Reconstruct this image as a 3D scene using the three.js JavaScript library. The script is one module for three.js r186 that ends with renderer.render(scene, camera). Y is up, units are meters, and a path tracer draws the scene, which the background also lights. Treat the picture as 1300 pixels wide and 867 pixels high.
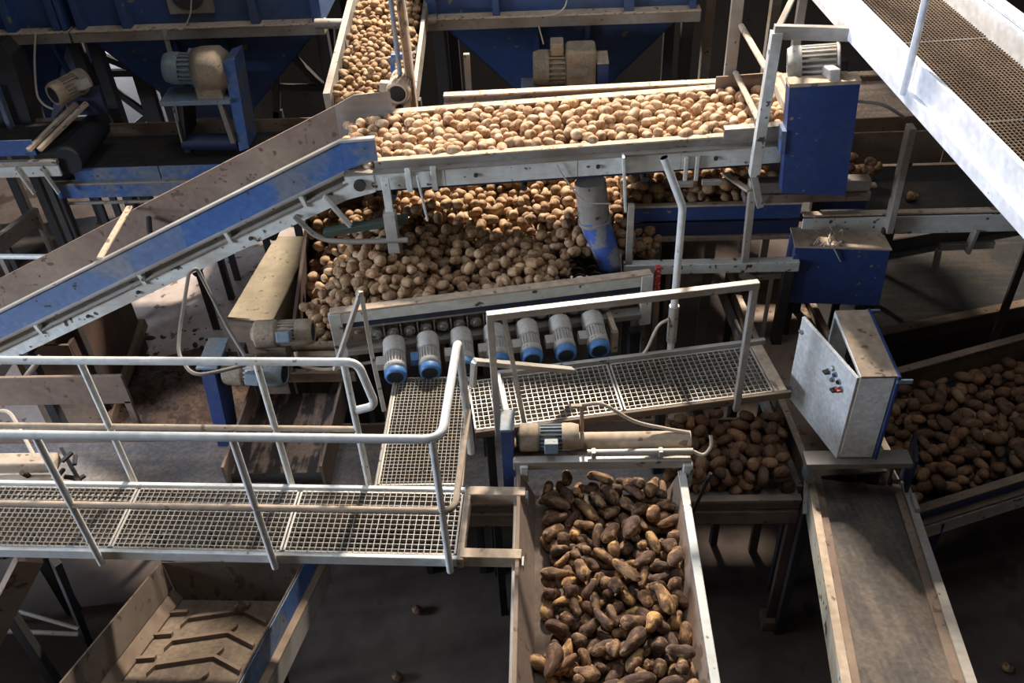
import * as THREE from 'three';
import { RoundedBoxGeometry } from 'three/addons/geometries/RoundedBoxGeometry.js';
import { mergeGeometries } from 'three/addons/utils/BufferGeometryUtils.js';
import { RectAreaLightUniformsLib } from 'three/addons/lights/RectAreaLightUniformsLib.js';

// ---------------------------------------------------------------- camera, light, exposure
const scene = new THREE.Scene();
const V = (x, y, z) => new THREE.Vector3(x, y, z);
const W = 1300, H = 867, F = 1175, CAM_Y = 6.6;
const raw = (px, py) => V(px - W / 2, -(py - H / 2), -F);            // camera space (x right, y up, z back)
const down = raw(730, 1860).normalize();                            // where the plumb lines meet
const fwd = raw(684, -537); fwd.addScaledVector(down, -fwd.dot(down)).normalize();
const rgt = new THREE.Vector3().crossVectors(fwd, down.clone().negate()).normalize();
// rows of the camera->world rotation
const toWorld = v => V(v.dot(rgt), -v.dot(down), -v.dot(fwd));
const camera = new THREE.PerspectiveCamera(2 * Math.atan(H / 2 / F) * 180 / Math.PI, W / H, 0.05, 80);
camera.position.set(0, CAM_Y, 0);
{
  const cx = toWorld(V(1, 0, 0)), cy = toWorld(V(0, 1, 0)), cz = toWorld(V(0, 0, 1));
  camera.quaternion.setFromRotationMatrix(new THREE.Matrix4().makeBasis(cx, cy, cz));
}
scene.add(camera);
// a pixel met with a level plane (y) or with an upright plane (z) of the hall
const P = (px, py, y) => { const d = toWorld(raw(px, py)); return V(0, CAM_Y, 0).addScaledVector(d, (y - CAM_Y) / d.y); };
const PZ = (px, py, z) => { const d = toWorld(raw(px, py)); return V(0, CAM_Y, 0).addScaledVector(d, z / d.z); };

scene.background = new THREE.Color(0x000000);
RectAreaLightUniformsLib.init();
const renderer = new THREE.WebGLRenderer({ antialias: true });
renderer.toneMapping = THREE.LinearToneMapping;
renderer.toneMappingExposure = 1.12;
renderer.shadowMap.enabled = true;
function areaLight(pos, target, w, h, color, intensity) {
  const l = new THREE.RectAreaLight(color, intensity, w, h);
  l.position.copy(pos); l.lookAt(target); scene.add(l); return l;
}
// openings of the hall: [position, looks at, width, height, colour, intensity, glow]
const KEY = { pos: V(0.0, 9.1, -12.4), at: V(-0.2, 3.2, -6.5), w: 0.75, h: 0.75, color: 0xfff0e0, I: 2100 };
const ROOF = [
  { pos: V(-1.8, 9.9, -5.2), w: 1.6, h: 6.0, color: 0xf3f6ff, I: 1.2 },
  { pos: V(2.6, 9.9, -5.0), w: 1.6, h: 6.0, color: 0xf3f6ff, I: 1.2 },
];
const SIDE = { pos: V(-11.4, 4.5, -2.2), at: V(1.8, 3.9, -5.0), w: 3.2, h: 2.4, color: 0xdfeaff, I: 49 };
const DOOR = { pos: V(-9.6, 1.7, -18.2), at: V(-7.6, 0.0, -14.5), w: 3.2, h: 3.0, color: 0xe6eeff, I: 26 };
areaLight(KEY.pos, KEY.at, KEY.w, KEY.h, KEY.color, KEY.I);
for (const r of ROOF) areaLight(r.pos, r.pos.clone().setY(0).add(V(0, 0, -0.001)), r.w, r.h, r.color, r.I);
areaLight(SIDE.pos, SIDE.at, SIDE.w, SIDE.h, SIDE.color, SIDE.I);
areaLight(DOOR.pos, DOOR.at, DOOR.w, DOOR.h, DOOR.color, DOOR.I);

// ---------------------------------------------------------------- random numbers and noise
function mulberry(a) { return () => { a |= 0; a = a + 0x6D2B79F5 | 0; let t = Math.imul(a ^ a >>> 15, 1 | a); t = t + Math.imul(t ^ t >>> 7, 61 | t) ^ t; return ((t ^ t >>> 14) >>> 0) / 4294967296; }; }
const rnd = mulberry(7);
const hsh = (x, y, s) => { let h = Math.imul(x, 374761393) + Math.imul(y, 668265263) + Math.imul(s, 974634777) | 0; h = Math.imul(h ^ h >>> 13, 1274126177); return ((h ^ h >>> 16) >>> 0) / 4294967296; };
function vnoise(u, v, fx, fy, s) {                                    // tileable value noise, u and v in 0..1
  const x = u * fx, y = v * fy, xi = Math.floor(x), yi = Math.floor(y); let a = x - xi, b = y - yi;
  a = a * a * (3 - 2 * a); b = b * b * (3 - 2 * b);
  const w = (i, j) => hsh(((xi + i) % fx + fx) % fx, ((yi + j) % fy + fy) % fy, s);
  return (w(0, 0) * (1 - a) + w(1, 0) * a) * (1 - b) + (w(0, 1) * (1 - a) + w(1, 1) * a) * b;
}
function fbm(u, v, fx, fy, s, oct = 4) { let t = 0, a = 0.5, n = 0; for (let i = 0; i < oct; i++) { t += a * vnoise(u, v, fx, fy, s + i); n += a; a *= 0.5; fx *= 2; fy *= 2; } return t / n; }
const sm = (a, b, x) => { const t = Math.min(1, Math.max(0, (x - a) / (b - a))); return t * t * (3 - 2 * t); };
const rgb = h => [(h >> 16) & 255, (h >> 8) & 255, h & 255];
const mix = (a, b, t) => [a[0] + (b[0] - a[0]) * t, a[1] + (b[1] - a[1]) * t, a[2] + (b[2] - a[2]) * t];
function texture(size, metres, fn, srgb = true) {
  const d = new Uint8Array(size * size * 4);
  for (let j = 0; j < size; j++) for (let i = 0; i < size; i++) {
    const c = fn((i + 0.5) / size, (j + 0.5) / size), k = (j * size + i) * 4;
    d[k] = Math.min(255, Math.max(0, c[0])); d[k + 1] = Math.min(255, Math.max(0, c[1])); d[k + 2] = Math.min(255, Math.max(0, c[2])); d[k + 3] = 255;
  }
  const t = new THREE.DataTexture(d, size, size, THREE.RGBAFormat);
  t.wrapS = t.wrapT = THREE.RepeatWrapping; t.magFilter = THREE.LinearFilter; t.minFilter = THREE.LinearMipmapLinearFilter; t.generateMipmaps = true;
  t.repeat.set(1 / metres, 1 / metres);
  if (srgb) t.colorSpace = THREE.SRGBColorSpace;
  t.needsUpdate = true; return t;
}
// ---------------------------------------------------------------- materials
// painted or bare metal with patches of settled dust and small chips
function coated(base, dust, chip, o = {}) {
  const B = rgb(base), D = rgb(dust), C = rgb(chip), s = o.seed || 1, lo = o.lo ?? 0.5, hi = o.hi ?? 0.75, am = o.amount ?? 0.7, cl = o.chips ?? 0.78;
  const map = texture(o.size || 320, o.metres || 1.6, (u, v) => {
    const n = fbm(u, v, 4, 4, s, 5), f = fbm(u, v, 40, 40, s + 9, 3), k = fbm(u, v, 28, 28, s + 20, 4), st = fbm(u, v, 3, 60, s + 31, 3);
    let c = mix(B, D, am * sm(lo, hi, n * 0.75 + f * 0.15 + st * 0.1));
    c = mix(c, C, sm(cl, cl + 0.05, k));
    const g = 0.9 + 0.2 * f; return [c[0] * g, c[1] * g, c[2] * g];
  });
  const m = new THREE.MeshStandardMaterial({ map, roughness: o.rough ?? 0.6, metalness: o.metal ?? 0 });
  return m;
}
const M = {};
M.blue = coated(0x3d6098, 0x7a7670, 0x3a3026, { seed: 3, lo: 0.46, hi: 0.64, amount: 0.7, rough: 0.5 });
M.blueWorn = coated(0x566b8c, 0x7d7b77, 0x3a3430, { seed: 253, lo: 0.42, hi: 0.66, amount: 0.7, rough: 0.6 });
M.plank = coated(0x8f8570, 0x7c705c, 0x5c5142, { seed: 263, lo: 0.4, hi: 0.65, amount: 0.8, rough: 0.9 });
M.blueDeep = coated(0x2e4579, 0x5b5a58, 0x86806a, { seed: 13, lo: 0.58, hi: 0.8, amount: 0.35, rough: 0.5, chips: 0.79 });
M.hopperBlue = coated(0x274372, 0x4d5257, 0x77705a, { seed: 23, lo: 0.45, hi: 0.75, amount: 0.6, metres: 3, rough: 0.6 });
M.white = coated(0xc6cbc6, 0x9a9184, 0x45403a, { seed: 33, lo: 0.45, hi: 0.72, amount: 0.7, chips: 0.72, rough: 0.55 });
M.rail = coated(0xd3d8d6, 0xbdb29d, 0x8a8276, { seed: 43, lo: 0.5, hi: 0.68, amount: 0.7, chips: 0.8, rough: 0.4 });
M.catwalk = coated(0xe9eef5, 0xcfd2d6, 0x8c8780, { seed: 53, lo: 0.55, hi: 0.85, amount: 0.2, chips: 0.84, rough: 0.45 });
M.galv = coated(0xb5b3ad, 0x8d8374, 0x5b554c, { seed: 63, lo: 0.4, hi: 0.7, amount: 0.7, metal: 0.25, rough: 0.5 });
M.gratingGrey = coated(0x9f9e99, 0x82796c, 0x5b554c, { seed: 243, lo: 0.4, hi: 0.7, amount: 0.7, metal: 0.2, rough: 0.5 });
M.steel = coated(0x8b8780, 0x6f6455, 0x3b352e, { seed: 73, lo: 0.4, hi: 0.7, amount: 0.8, rough: 0.6, metal: 0.15 });
M.dusty = coated(0xa79784, 0xb9a893, 0x7b6b5b, { seed: 83, lo: 0.3, hi: 0.7, amount: 0.9, rough: 0.95, chips: 0.7 });
M.soil = coated(0x8b7a69, 0x77665a, 0x5d4c3f, { seed: 93, lo: 0.35, hi: 0.65, amount: 0.9, rough: 0.95, chips: 0.7 });
M.brown = coated(0x7a6a59, 0x5e4d40, 0x3b2d24, { seed: 103, lo: 0.4, hi: 0.65, amount: 0.9, rough: 0.85 });
M.rust = coated(0x503c30, 0x3d3029, 0x2c221d, { seed: 113, lo: 0.4, hi: 0.65, amount: 0.9, rough: 0.85 });
M.dark = coated(0x2b2b2d, 0x3a352f, 0x1b1a1a, { seed: 123, lo: 0.45, hi: 0.75, amount: 0.6, rough: 0.7 });
M.navy = coated(0x1b2746, 0x3a3a3c, 0x1a1a1a, { seed: 133, lo: 0.45, hi: 0.75, amount: 0.5, rough: 0.6 });
M.motor = coated(0xa9a8a2, 0x9a8d7c, 0x6a6052, { seed: 143, lo: 0.4, hi: 0.7, amount: 0.6, metres: 0.5, size: 256, rough: 0.6 });
M.motorDusty = coated(0x857c6d, 0x9c8c76, 0x5c5144, { seed: 153, lo: 0.35, hi: 0.65, amount: 0.9, metres: 0.5, size: 256, rough: 0.85 });
M.motorBlue = coated(0x4272a8, 0x6f86a5, 0x4f5a68, { seed: 163, lo: 0.5, hi: 0.75, amount: 0.5, metres: 0.5, size: 256, rough: 0.5 });
M.greyBlue = coated(0x6f8290, 0x8a8274, 0x50483e, { seed: 173, lo: 0.45, hi: 0.7, amount: 0.7, metres: 0.6, size: 256, rough: 0.6 });
M.cabinet = coated(0xe8eeee, 0xc5c8c2, 0xa9a699, { seed: 183, lo: 0.55, hi: 0.8, amount: 0.5, metres: 0.9, size: 256, chips: 0.8, rough: 0.45 });
M.black = new THREE.MeshStandardMaterial({ color: 0x121213, roughness: 0.6 });
M.grille = new THREE.MeshStandardMaterial({ color: 0x20262e, roughness: 0.6 });
M.rubber = new THREE.MeshStandardMaterial({ color: 0x1f2126, roughness: 0.8 });
M.red = coated(0xa83026, 0x7c5a4c, 0xd8d0c4, { seed: 203, lo: 0.5, hi: 0.7, amount: 0.6, metres: 0.4, size: 256, chips: 0.66 });
M.green = new THREE.MeshStandardMaterial({ color: 0x3c4a40, roughness: 0.7 });
M.cable = new THREE.MeshStandardMaterial({ color: 0xb5aa98, roughness: 0.7 });
M.cableDark = new THREE.MeshStandardMaterial({ color: 0x6f6a62, roughness: 0.6 });
M.chrome = new THREE.MeshStandardMaterial({ color: 0x9aa0a6, roughness: 0.35, metalness: 0.8 });
// belts: rubber with earth in streaks along the travel (u is along the belt)
function beltMat(base, earth, seed, along, lo, hi, metres = 1.2) {
  const B = rgb(base), E = rgb(earth);
  const map = texture(384, metres, (u, v) => {
    const [a, b] = along === 'x' ? [u, v] : [v, u];
    const st = fbm(a, b, 2, 24, seed, 4), pt = fbm(u, v, 6, 6, seed + 7, 4), f = fbm(u, v, 60, 60, seed + 11, 2);
    const c = mix(B, E, sm(lo, hi, st * 0.55 + pt * 0.45)), g = 0.86 + 0.28 * f;
    return [c[0] * g, c[1] * g, c[2] * g];
  });
  return new THREE.MeshStandardMaterial({ map, roughness: 0.9 });
}
M.beltGrey = beltMat(0x827f7e, 0x9b9087, 5, 'x', 0.38, 0.62);
M.beltDusty = beltMat(0x9a8a7c, 0xb3a294, 15, 'x', 0.35, 0.65);
M.beltEarth = beltMat(0x55493f, 0x75675a, 25, 'z', 0.4, 0.65);
M.beltDark = beltMat(0x2b2b2b, 0x3d372f, 35, 'x', 0.45, 0.7);
M.beltSlope = beltMat(0x514c48, 0x655c52, 45, 'z', 0.42, 0.62);
M.beltBrown = beltMat(0x38322f, 0x8a7566, 55, 'z', 0.42, 0.58, 0.8);
M.beltTan = beltMat(0x67594c, 0x766756, 65, 'z', 0.35, 0.65);
// concrete floor with trodden earth
M.floor = (() => {
  const map = texture(768, 9, (u, v) => {
    const n = fbm(u, v, 3, 3, 61, 6), f = fbm(u, v, 90, 90, 65, 3), k = fbm(u, v, 24, 24, 68, 4);
    let c = mix([98, 88, 82], [72, 62, 55], sm(0.42, 0.62, n)); c = mix(c, [58, 48, 41], 0.8 * sm(0.66, 0.74, k));
    const g = 0.88 + 0.24 * f; return [c[0] * g, c[1] * g, c[2] * g];
  });
  return new THREE.MeshStandardMaterial({ map, roughness: 0.92 });
})();
M.concrete = coated(0xb3a69d, 0x9a8a7e, 0x6f5f53, { seed: 233, lo: 0.4, hi: 0.7, amount: 0.8, metres: 3, rough: 0.92, chips: 0.72 });  // clean pale concrete, with the brighter light there put into the colour
M.shadedSoil = coated(0x60554a, 0x52473d, 0x40362e, { seed: 223, lo: 0.35, hi: 0.65, amount: 0.9, rough: 0.95, chips: 0.66 });  // darker copy of the soil; weak light under the walkway put into the colour
M.wall = coated(0x34322f, 0x2b2926, 0x242220, { seed: 213, metres: 4, rough: 0.9 });
M.earth = (() => {
  const map = texture(512, 0.8, (u, v) => { const n = fbm(u, v, 8, 8, 71, 5), k = fbm(u, v, 30, 30, 75, 3); const c = mix([86, 69, 57], [52, 40, 33], sm(0.35, 0.65, n * 0.6 + k * 0.4)); return c; });
  return new THREE.MeshStandardMaterial({ map, roughness: 1 });
})();
const potatoMap = (() => texture(256, 1, (u, v) => {
  const n = fbm(u, v, 5, 4, 81, 4), f = fbm(u, v, 28, 20, 85, 3), e = fbm(u, v, 11, 9, 88, 2);
  let c = mix([255, 246, 236], [205, 184, 164], sm(0.35, 0.7, n)); c = mix(c, [150, 126, 108], 0.5 * sm(0.68, 0.8, e));
  const g = 0.88 + 0.22 * f; return [c[0] * g, c[1] * g, c[2] * g];
}))();
const dirtyPotatoMap = (() => texture(256, 1, (u, v) => {
  const n = fbm(u, v, 4, 3, 281, 4), f = fbm(u, v, 40, 30, 285, 3), e = fbm(u, v, 12, 9, 288, 3);
  let c = mix([250, 228, 182], [165, 143, 126], sm(0.4, 0.54, n * 0.7 + e * 0.3)); c = mix(c, [110, 92, 82], 0.7 * sm(0.56, 0.66, e));
  const g = 0.78 + 0.42 * f; return [c[0] * g, c[1] * g, c[2] * g];
}))();
const glowMat = (hex, k) => new THREE.MeshStandardMaterial({ color: 0x222222, emissive: hex, emissiveIntensity: k, roughness: 0.6 });

// ---------------------------------------------------------------- building helpers
const taken = {};
function numbered(n) { if (!(n in taken)) { taken[n] = 0; return n; } taken[n]++; return n + '_' + String(taken[n]).padStart(3, '0'); }
const ZERO = V(0, 0, 0);
class Geo {
  constructor() { this.list = []; }
  put(g, m) { let q = g.index ? g.toNonIndexed() : g.clone(); for (const k of Object.keys(q.attributes)) if (k !== 'position' && k !== 'normal') q.deleteAttribute(k); if (m) q.applyMatrix4(m); this.list.push(q); return this; }
  box(cx, cy, cz, sx, sy, sz, ry = 0, r = 0.006) {
    const rr = Math.min(r, sx * 0.3, sy * 0.3, sz * 0.3);
    const g = rr > 0.0015 ? new RoundedBoxGeometry(sx, sy, sz, 1, rr) : new THREE.BoxGeometry(sx, sy, sz);
    return this.put(g, new THREE.Matrix4().makeRotationY(ry).setPosition(cx, cy, cz));
  }
  // a beam from a to b: w across (level), h upwards
  bar(a, b, w, h, r = 0.004) {
    const d = b.clone().sub(a), L = d.length(); d.normalize();
    let side = new THREE.Vector3().crossVectors(V(0, 1, 0), d); if (side.lengthSq() < 1e-4) side.set(1, 0, 0); side.normalize();
    const up = new THREE.Vector3().crossVectors(d, side).normalize();
    const rr = Math.min(r, w * 0.3, h * 0.3);
    const g = rr > 0.0015 ? new RoundedBoxGeometry(w, h, L, 1, rr) : new THREE.BoxGeometry(w, h, L);
    return this.put(g, new THREE.Matrix4().makeBasis(side, up, d).setPosition(a.clone().add(b).multiplyScalar(0.5)));
  }
  cyl(a, b, r1, r2 = r1, seg = 18) {
    const d = b.clone().sub(a), L = d.length();
    const g = new THREE.CylinderGeometry(r2, r1, L, seg);
    const q = new THREE.Quaternion().setFromUnitVectors(V(0, 1, 0), d.normalize());
    return this.put(g, new THREE.Matrix4().compose(a.clone().add(b).multiplyScalar(0.5), q, V(1, 1, 1)));
  }
  tube(pts, r, seg = 10, tension = 0.5) {
    const c = new THREE.CatmullRomCurve3(pts, false, 'catmullrom', tension);
    return this.put(new THREE.TubeGeometry(c, Math.max(8, pts.length * 8), r, seg, false));
  }
  // a pipe with straight runs and rounded corners
  pipe(pts, r, bend = 0.08, seg = 12) {
    const path = new THREE.CurvePath(); let cur = pts[0].clone();
    for (let i = 1; i < pts.length - 1; i++) {
      const a = pts[i].clone().sub(pts[i - 1]).normalize(), b = pts[i + 1].clone().sub(pts[i]).normalize();
      const k = Math.min(bend, pts[i].distanceTo(pts[i - 1]) * 0.45, pts[i].distanceTo(pts[i + 1]) * 0.45);
      const p0 = pts[i].clone().addScaledVector(a, -k), p1 = pts[i].clone().addScaledVector(b, k);
      path.add(new THREE.LineCurve3(cur, p0)); path.add(new THREE.QuadraticBezierCurve3(p0, pts[i].clone(), p1)); cur = p1;
    }
    path.add(new THREE.LineCurve3(cur, pts[pts.length - 1].clone()));
    const samples = []; for (const c of path.curves) { const n = c.isLineCurve3 ? 1 : 6; for (let i = 0; i < n; i++) samples.push(c.getPoint(i / n)); }
    samples.push(pts[pts.length - 1].clone());
    const poly = new THREE.CurvePath(); for (let i = 0; i < samples.length - 1; i++) if (samples[i].distanceTo(samples[i + 1]) > 1e-4) poly.add(new THREE.LineCurve3(samples[i], samples[i + 1]));
    const n = poly.curves.length, total = poly.getLength();
    // one ring at each sample
    const ring = [], nor = []; let ref = null;
    const S = [poly.curves[0].v1, ...poly.curves.map(c => c.v2)];
    for (let i = 0; i < S.length; i++) {
      const t = (i === 0 ? S[1].clone().sub(S[0]) : i === S.length - 1 ? S[i].clone().sub(S[i - 1]) : S[i + 1].clone().sub(S[i]).normalize().add(S[i].clone().sub(S[i - 1]).normalize())).normalize();
      if (!ref) ref = Math.abs(t.y) < 0.9 ? V(0, 1, 0) : V(1, 0, 0);
      const u = new THREE.Vector3().crossVectors(t, ref).normalize(), w = new THREE.Vector3().crossVectors(u, t).normalize(); ref = w.clone();
      const rr = [], nn = [];
      for (let k = 0; k <= seg; k++) { const an = k / seg * Math.PI * 2, e = u.clone().multiplyScalar(Math.cos(an)).addScaledVector(w, Math.sin(an)); nn.push(e); rr.push(S[i].clone().addScaledVector(e, r)); }
      ring.push(rr); nor.push(nn);
    }
    const pos = [], no = [];
    const tri = (a, b, c, na, nb, nc) => { pos.push(a.x, a.y, a.z, b.x, b.y, b.z, c.x, c.y, c.z); no.push(na.x, na.y, na.z, nb.x, nb.y, nb.z, nc.x, nc.y, nc.z); };
    for (let i = 0; i < ring.length - 1; i++) for (let k = 0; k < seg; k++) {
      tri(ring[i][k], ring[i + 1][k], ring[i][k + 1], nor[i][k], nor[i + 1][k], nor[i][k + 1]);
      tri(ring[i + 1][k], ring[i + 1][k + 1], ring[i][k + 1], nor[i + 1][k], nor[i + 1][k + 1], nor[i][k + 1]);
    }
    for (const [i, s] of [[0, -1], [S.length - 1, 1]]) {
      const t = (i === 0 ? S[1].clone().sub(S[0]) : S[i].clone().sub(S[i - 1])).normalize().multiplyScalar(s);
      for (let k = 0; k < seg; k++) s < 0 ? tri(S[i], ring[i][k + 1], ring[i][k], t, t, t) : tri(S[i], ring[i][k], ring[i][k + 1], t, t, t);
    }
    const g = new THREE.BufferGeometry(); g.setAttribute('position', new THREE.Float32BufferAttribute(pos, 3)); g.setAttribute('normal', new THREE.Float32BufferAttribute(no, 3));
    this.list.push(g); return this;
  }
  // flat polygon (3-D points) given thickness along the vector t
  prism(pts, t) {
    const n = new THREE.Vector3(); for (let i = 0; i < pts.length; i++) { const a = pts[i], b = pts[(i + 1) % pts.length]; n.x += (a.y - b.y) * (a.z + b.z); n.y += (a.z - b.z) * (a.x + b.x); n.z += (a.x - b.x) * (a.y + b.y); } n.normalize();
    let q = pts.map(p => p.clone()); if (n.dot(t) > 0) { q.reverse(); n.negate(); }
    const u = q[1].clone().sub(q[0]).normalize(), w = new THREE.Vector3().crossVectors(n, u);
    const tris = THREE.ShapeUtils.triangulateShape(q.map(p => new THREE.Vector2(p.clone().sub(q[0]).dot(u), p.clone().sub(q[0]).dot(w))), []);
    const pos = []; const back = q.map(p => p.clone().add(t));
    const tri = (a, b, c) => pos.push(a.x, a.y, a.z, b.x, b.y, b.z, c.x, c.y, c.z);
    for (const [a, b, c] of tris) { tri(q[a], q[b], q[c]); tri(back[a], back[c], back[b]); }
    for (let i = 0; i < q.length; i++) { const j = (i + 1) % q.length; tri(q[i], back[j], q[j]); tri(q[i], back[i], back[j]); }
    const g = new THREE.BufferGeometry(); g.setAttribute('position', new THREE.Float32BufferAttribute(pos, 3)); g.computeVertexNormals();
    this.list.push(g); return this;
  }
  // polygon in the x-y plane between two z values
  xy(pts, z0, z1) { return this.prism(pts.map(([x, y]) => V(x, y, z0)), V(0, 0, z1 - z0)); }
  lathe(profile, a, b, seg = 24) {                                    // profile [r, s] with s from 0 to 1 along a..b
    const d = b.clone().sub(a), L = d.length();
    const g = new THREE.LatheGeometry(profile.map(([r, s]) => new THREE.Vector2(Math.max(r, 1e-4), s * L)), seg);
    const q = new THREE.Quaternion().setFromUnitVectors(V(0, 1, 0), d.normalize());
    return this.put(g, new THREE.Matrix4().compose(a, q, V(1, 1, 1)));
  }
  geometry(base) {
    const g = this.list.length > 1 ? mergeGeometries(this.list, false) : this.list[0];
    if (base) g.translate(-base.x, -base.y, -base.z);
    const p = g.attributes.position, uv = new Float32Array(p.count * 2), a = V(0, 0, 0), b = V(0, 0, 0), c = V(0, 0, 0);
    for (let i = 0; i < p.count; i += 3) {
      a.fromBufferAttribute(p, i); b.fromBufferAttribute(p, i + 1); c.fromBufferAttribute(p, i + 2);
      const n = b.clone().sub(a).cross(c.clone().sub(a)); const ax = Math.abs(n.x), ay = Math.abs(n.y), az = Math.abs(n.z);
      for (let k = 0; k < 3; k++) {
        const x = p.getX(i + k), y = p.getY(i + k), z = p.getZ(i + k);
        const [s, t] = ay >= ax && ay >= az ? [x, z] : ax >= az ? [z, y] : [x, y];
        uv[(i + k) * 2] = s + 3.17 * (base ? base.x : 0); uv[(i + k) * 2 + 1] = t + 1.31 * (base ? base.z : 0);
      }
    }
    g.setAttribute('uv', new THREE.BufferAttribute(uv, 2));
    return g;
  }
  build(name, mat, parent, o = {}) {
    const base = parent && parent.isObject3D ? parent.base || null : null;
    const m = new THREE.Mesh(this.geometry(base), mat);
    m.name = name; m.castShadow = m.receiveShadow = true; m.base = base;
    if (o.label) m.userData.label = o.label;
    if (o.kind) m.userData.kind = o.kind;
    parent.add(m); return m;
  }
}
const G = () => new Geo();
function thing(name, label, category, base, group) {
  const o = new THREE.Group(); o.name = numbered(name); o.position.copy(base); o.base = base.clone(); o.userData = { label, category };
  if (group) o.userData.group = group; scene.add(o); return o;
}
function local(name, label, category, pos, ry = 0, group) {            // a thing whose parts are given in its own frame
  const o = new THREE.Group(); o.name = numbered(name); o.position.copy(pos); o.rotation.y = ry; o.userData = { label, category };
  if (group) o.userData.group = group; scene.add(o); return o;
}
function single(g, name, mat, label, category, group) {                // a thing that is one mesh, in world coordinates
  g.computeBoundingBox?.();
  const geo = g.geometry(null); geo.computeBoundingBox(); const c = V(0, 0, 0); geo.boundingBox.getCenter(c); c.y = geo.boundingBox.min.y;
  geo.translate(-c.x, -c.y, -c.z);
  const m = new THREE.Mesh(geo, mat); m.name = numbered(name); m.position.copy(c); m.castShadow = m.receiveShadow = true; m.userData = { label, category };
  if (group) m.userData.group = group; scene.add(m); return m;
}
function structure(g, name, mat) { const m = new THREE.Mesh(g.geometry(null), mat); m.name = name; m.castShadow = m.receiveShadow = true; m.userData = { kind: 'structure' }; scene.add(m); return m; }

// an electric motor with gearbox along the line a..b (fan end at b); terminal box to the side vector
function motor(parent, a, b, r, o = {}) {
  const d = b.clone().sub(a), L = d.length(); d.normalize();
  const at = t => a.clone().addScaledVector(d, t * L);
  const g0 = o.gear ?? 0.42;
  const gear = G().lathe([[0.001, 0], [r * 0.5, 0], [r * 0.5, 0.12], [r * 0.98, 0.14], [r * 1.05, 0.22], [r * 1.05, 0.86], [r * 0.92, 1], [0.001, 1]], a, at(g0)).build(o.name || 'drive_motor', o.gearMat || M.motor, parent, { label: o.label });
  const body = G().lathe([[0.001, 0], [r * 0.86, 0], [r * 0.86, 1], [0.001, 1]], at(g0), at(0.74));
  let s = new THREE.Vector3().crossVectors(d, V(0, 1, 0)); if (s.lengthSq() < 1e-3) s.set(1, 0, 0); s.normalize(); const u = new THREE.Vector3().crossVectors(s, d).normalize();
  const fins = o.fins ?? 20;
  for (let k = 0; k < fins; k++) {
    const an = k / fins * Math.PI * 2, e = s.clone().multiplyScalar(Math.cos(an)).addScaledVector(u, Math.sin(an)), t = new THREE.Vector3().crossVectors(e, d);
    const c = at(g0 + (0.74 - g0) / 2).addScaledVector(e, r * 0.92);
    body.put(new THREE.BoxGeometry(r * 0.16, L * (0.72 - g0), r * 0.09), new THREE.Matrix4().makeBasis(e, d, t).setPosition(c));
  }
  body.build('motor_body', o.bodyMat || M.motor, gear);
  const cut = o.rim ? 0.9 : 1;
  if (o.rim) G().lathe([[r * 0.98, 0], [r * 1.03, 0.2], [r * 1.03, 1], [0.001, 1]], at(0.71), at(0.86)).build('fan_housing', o.bodyMat || M.motor, gear);
  G().lathe([[r * 0.98, 0], [r * 1.02, 0.08], [r * 1.02, 0.6], [r * 0.9, 1], [r * 0.74, 1], [r * 0.7, 0.88], [0.001, 0.88]], at(o.rim ? 0.855 : 0.73), b).build('fan_cover', o.fanMat || M.motor, gear);
  const fc = at(o.rim ? 0.996 : 0.99); G().cyl(fc.clone().addScaledVector(d, -0.012), fc, r * 0.68, r * 0.68, 18).build('fan_grille', o.rim ? M.grille : M.black, gear);
  const side = o.side ? o.side.clone().normalize() : s;
  const tb = at((g0 + 0.74) / 2).addScaledVector(side, r * 1.28), up2 = new THREE.Vector3().crossVectors(side, d).normalize();
  G().put(new RoundedBoxGeometry(r * 0.8, L * 0.22, r * 0.85, 1, r * 0.08), new THREE.Matrix4().makeBasis(side, d, up2).setPosition(tb)).build('terminal_box', o.boxMat || M.motor, gear);
  return gear;
}
// open grating of bearing bars in its own frame: x0..x1, z0..z1, top at y
function gratingBars(x0, x1, z0, z1, y, px, pz, t = 0.004, h = 0.028) {
  const g = G();
  const nx = Math.round((x1 - x0) / px), nz = Math.round((z1 - z0) / pz);
  for (let i = 1; i < nx; i++) g.put(new THREE.BoxGeometry(t, h, z1 - z0), new THREE.Matrix4().setPosition(x0 + (x1 - x0) * i / nx, y - h / 2, (z0 + z1) / 2));
  for (let j = 1; j < nz; j++) g.put(new THREE.BoxGeometry(x1 - x0, h * 0.8, t), new THREE.Matrix4().setPosition((x0 + x1) / 2, y - h * 0.45, z0 + (z1 - z0) * j / nz));
  return g;
}
function gratingPanel(parent, x0, x1, z0, z1, y, mats, px = 0.038, pz = 0.036) {
  const f = G(), w = 0.014, h = 0.04;
  f.box((x0 + x1) / 2, y - h / 2, z0 + w / 2, x1 - x0, h, w, 0, 0.002).box((x0 + x1) / 2, y - h / 2, z1 - w / 2, x1 - x0, h, w, 0, 0.002)
    .box(x0 + w / 2, y - h / 2, (z0 + z1) / 2, w, h, z1 - z0, 0, 0.002).box(x1 - w / 2, y - h / 2, (z0 + z1) / 2, w, h, z1 - z0, 0, 0.002);
  const fm = f.build('grating_panel', mats[0], parent);
  gratingBars(x0, x1, z0, z1, y, px, pz).build('grating_bars', mats[1], fm, { kind: 'stuff' });
  return fm;
}

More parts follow.
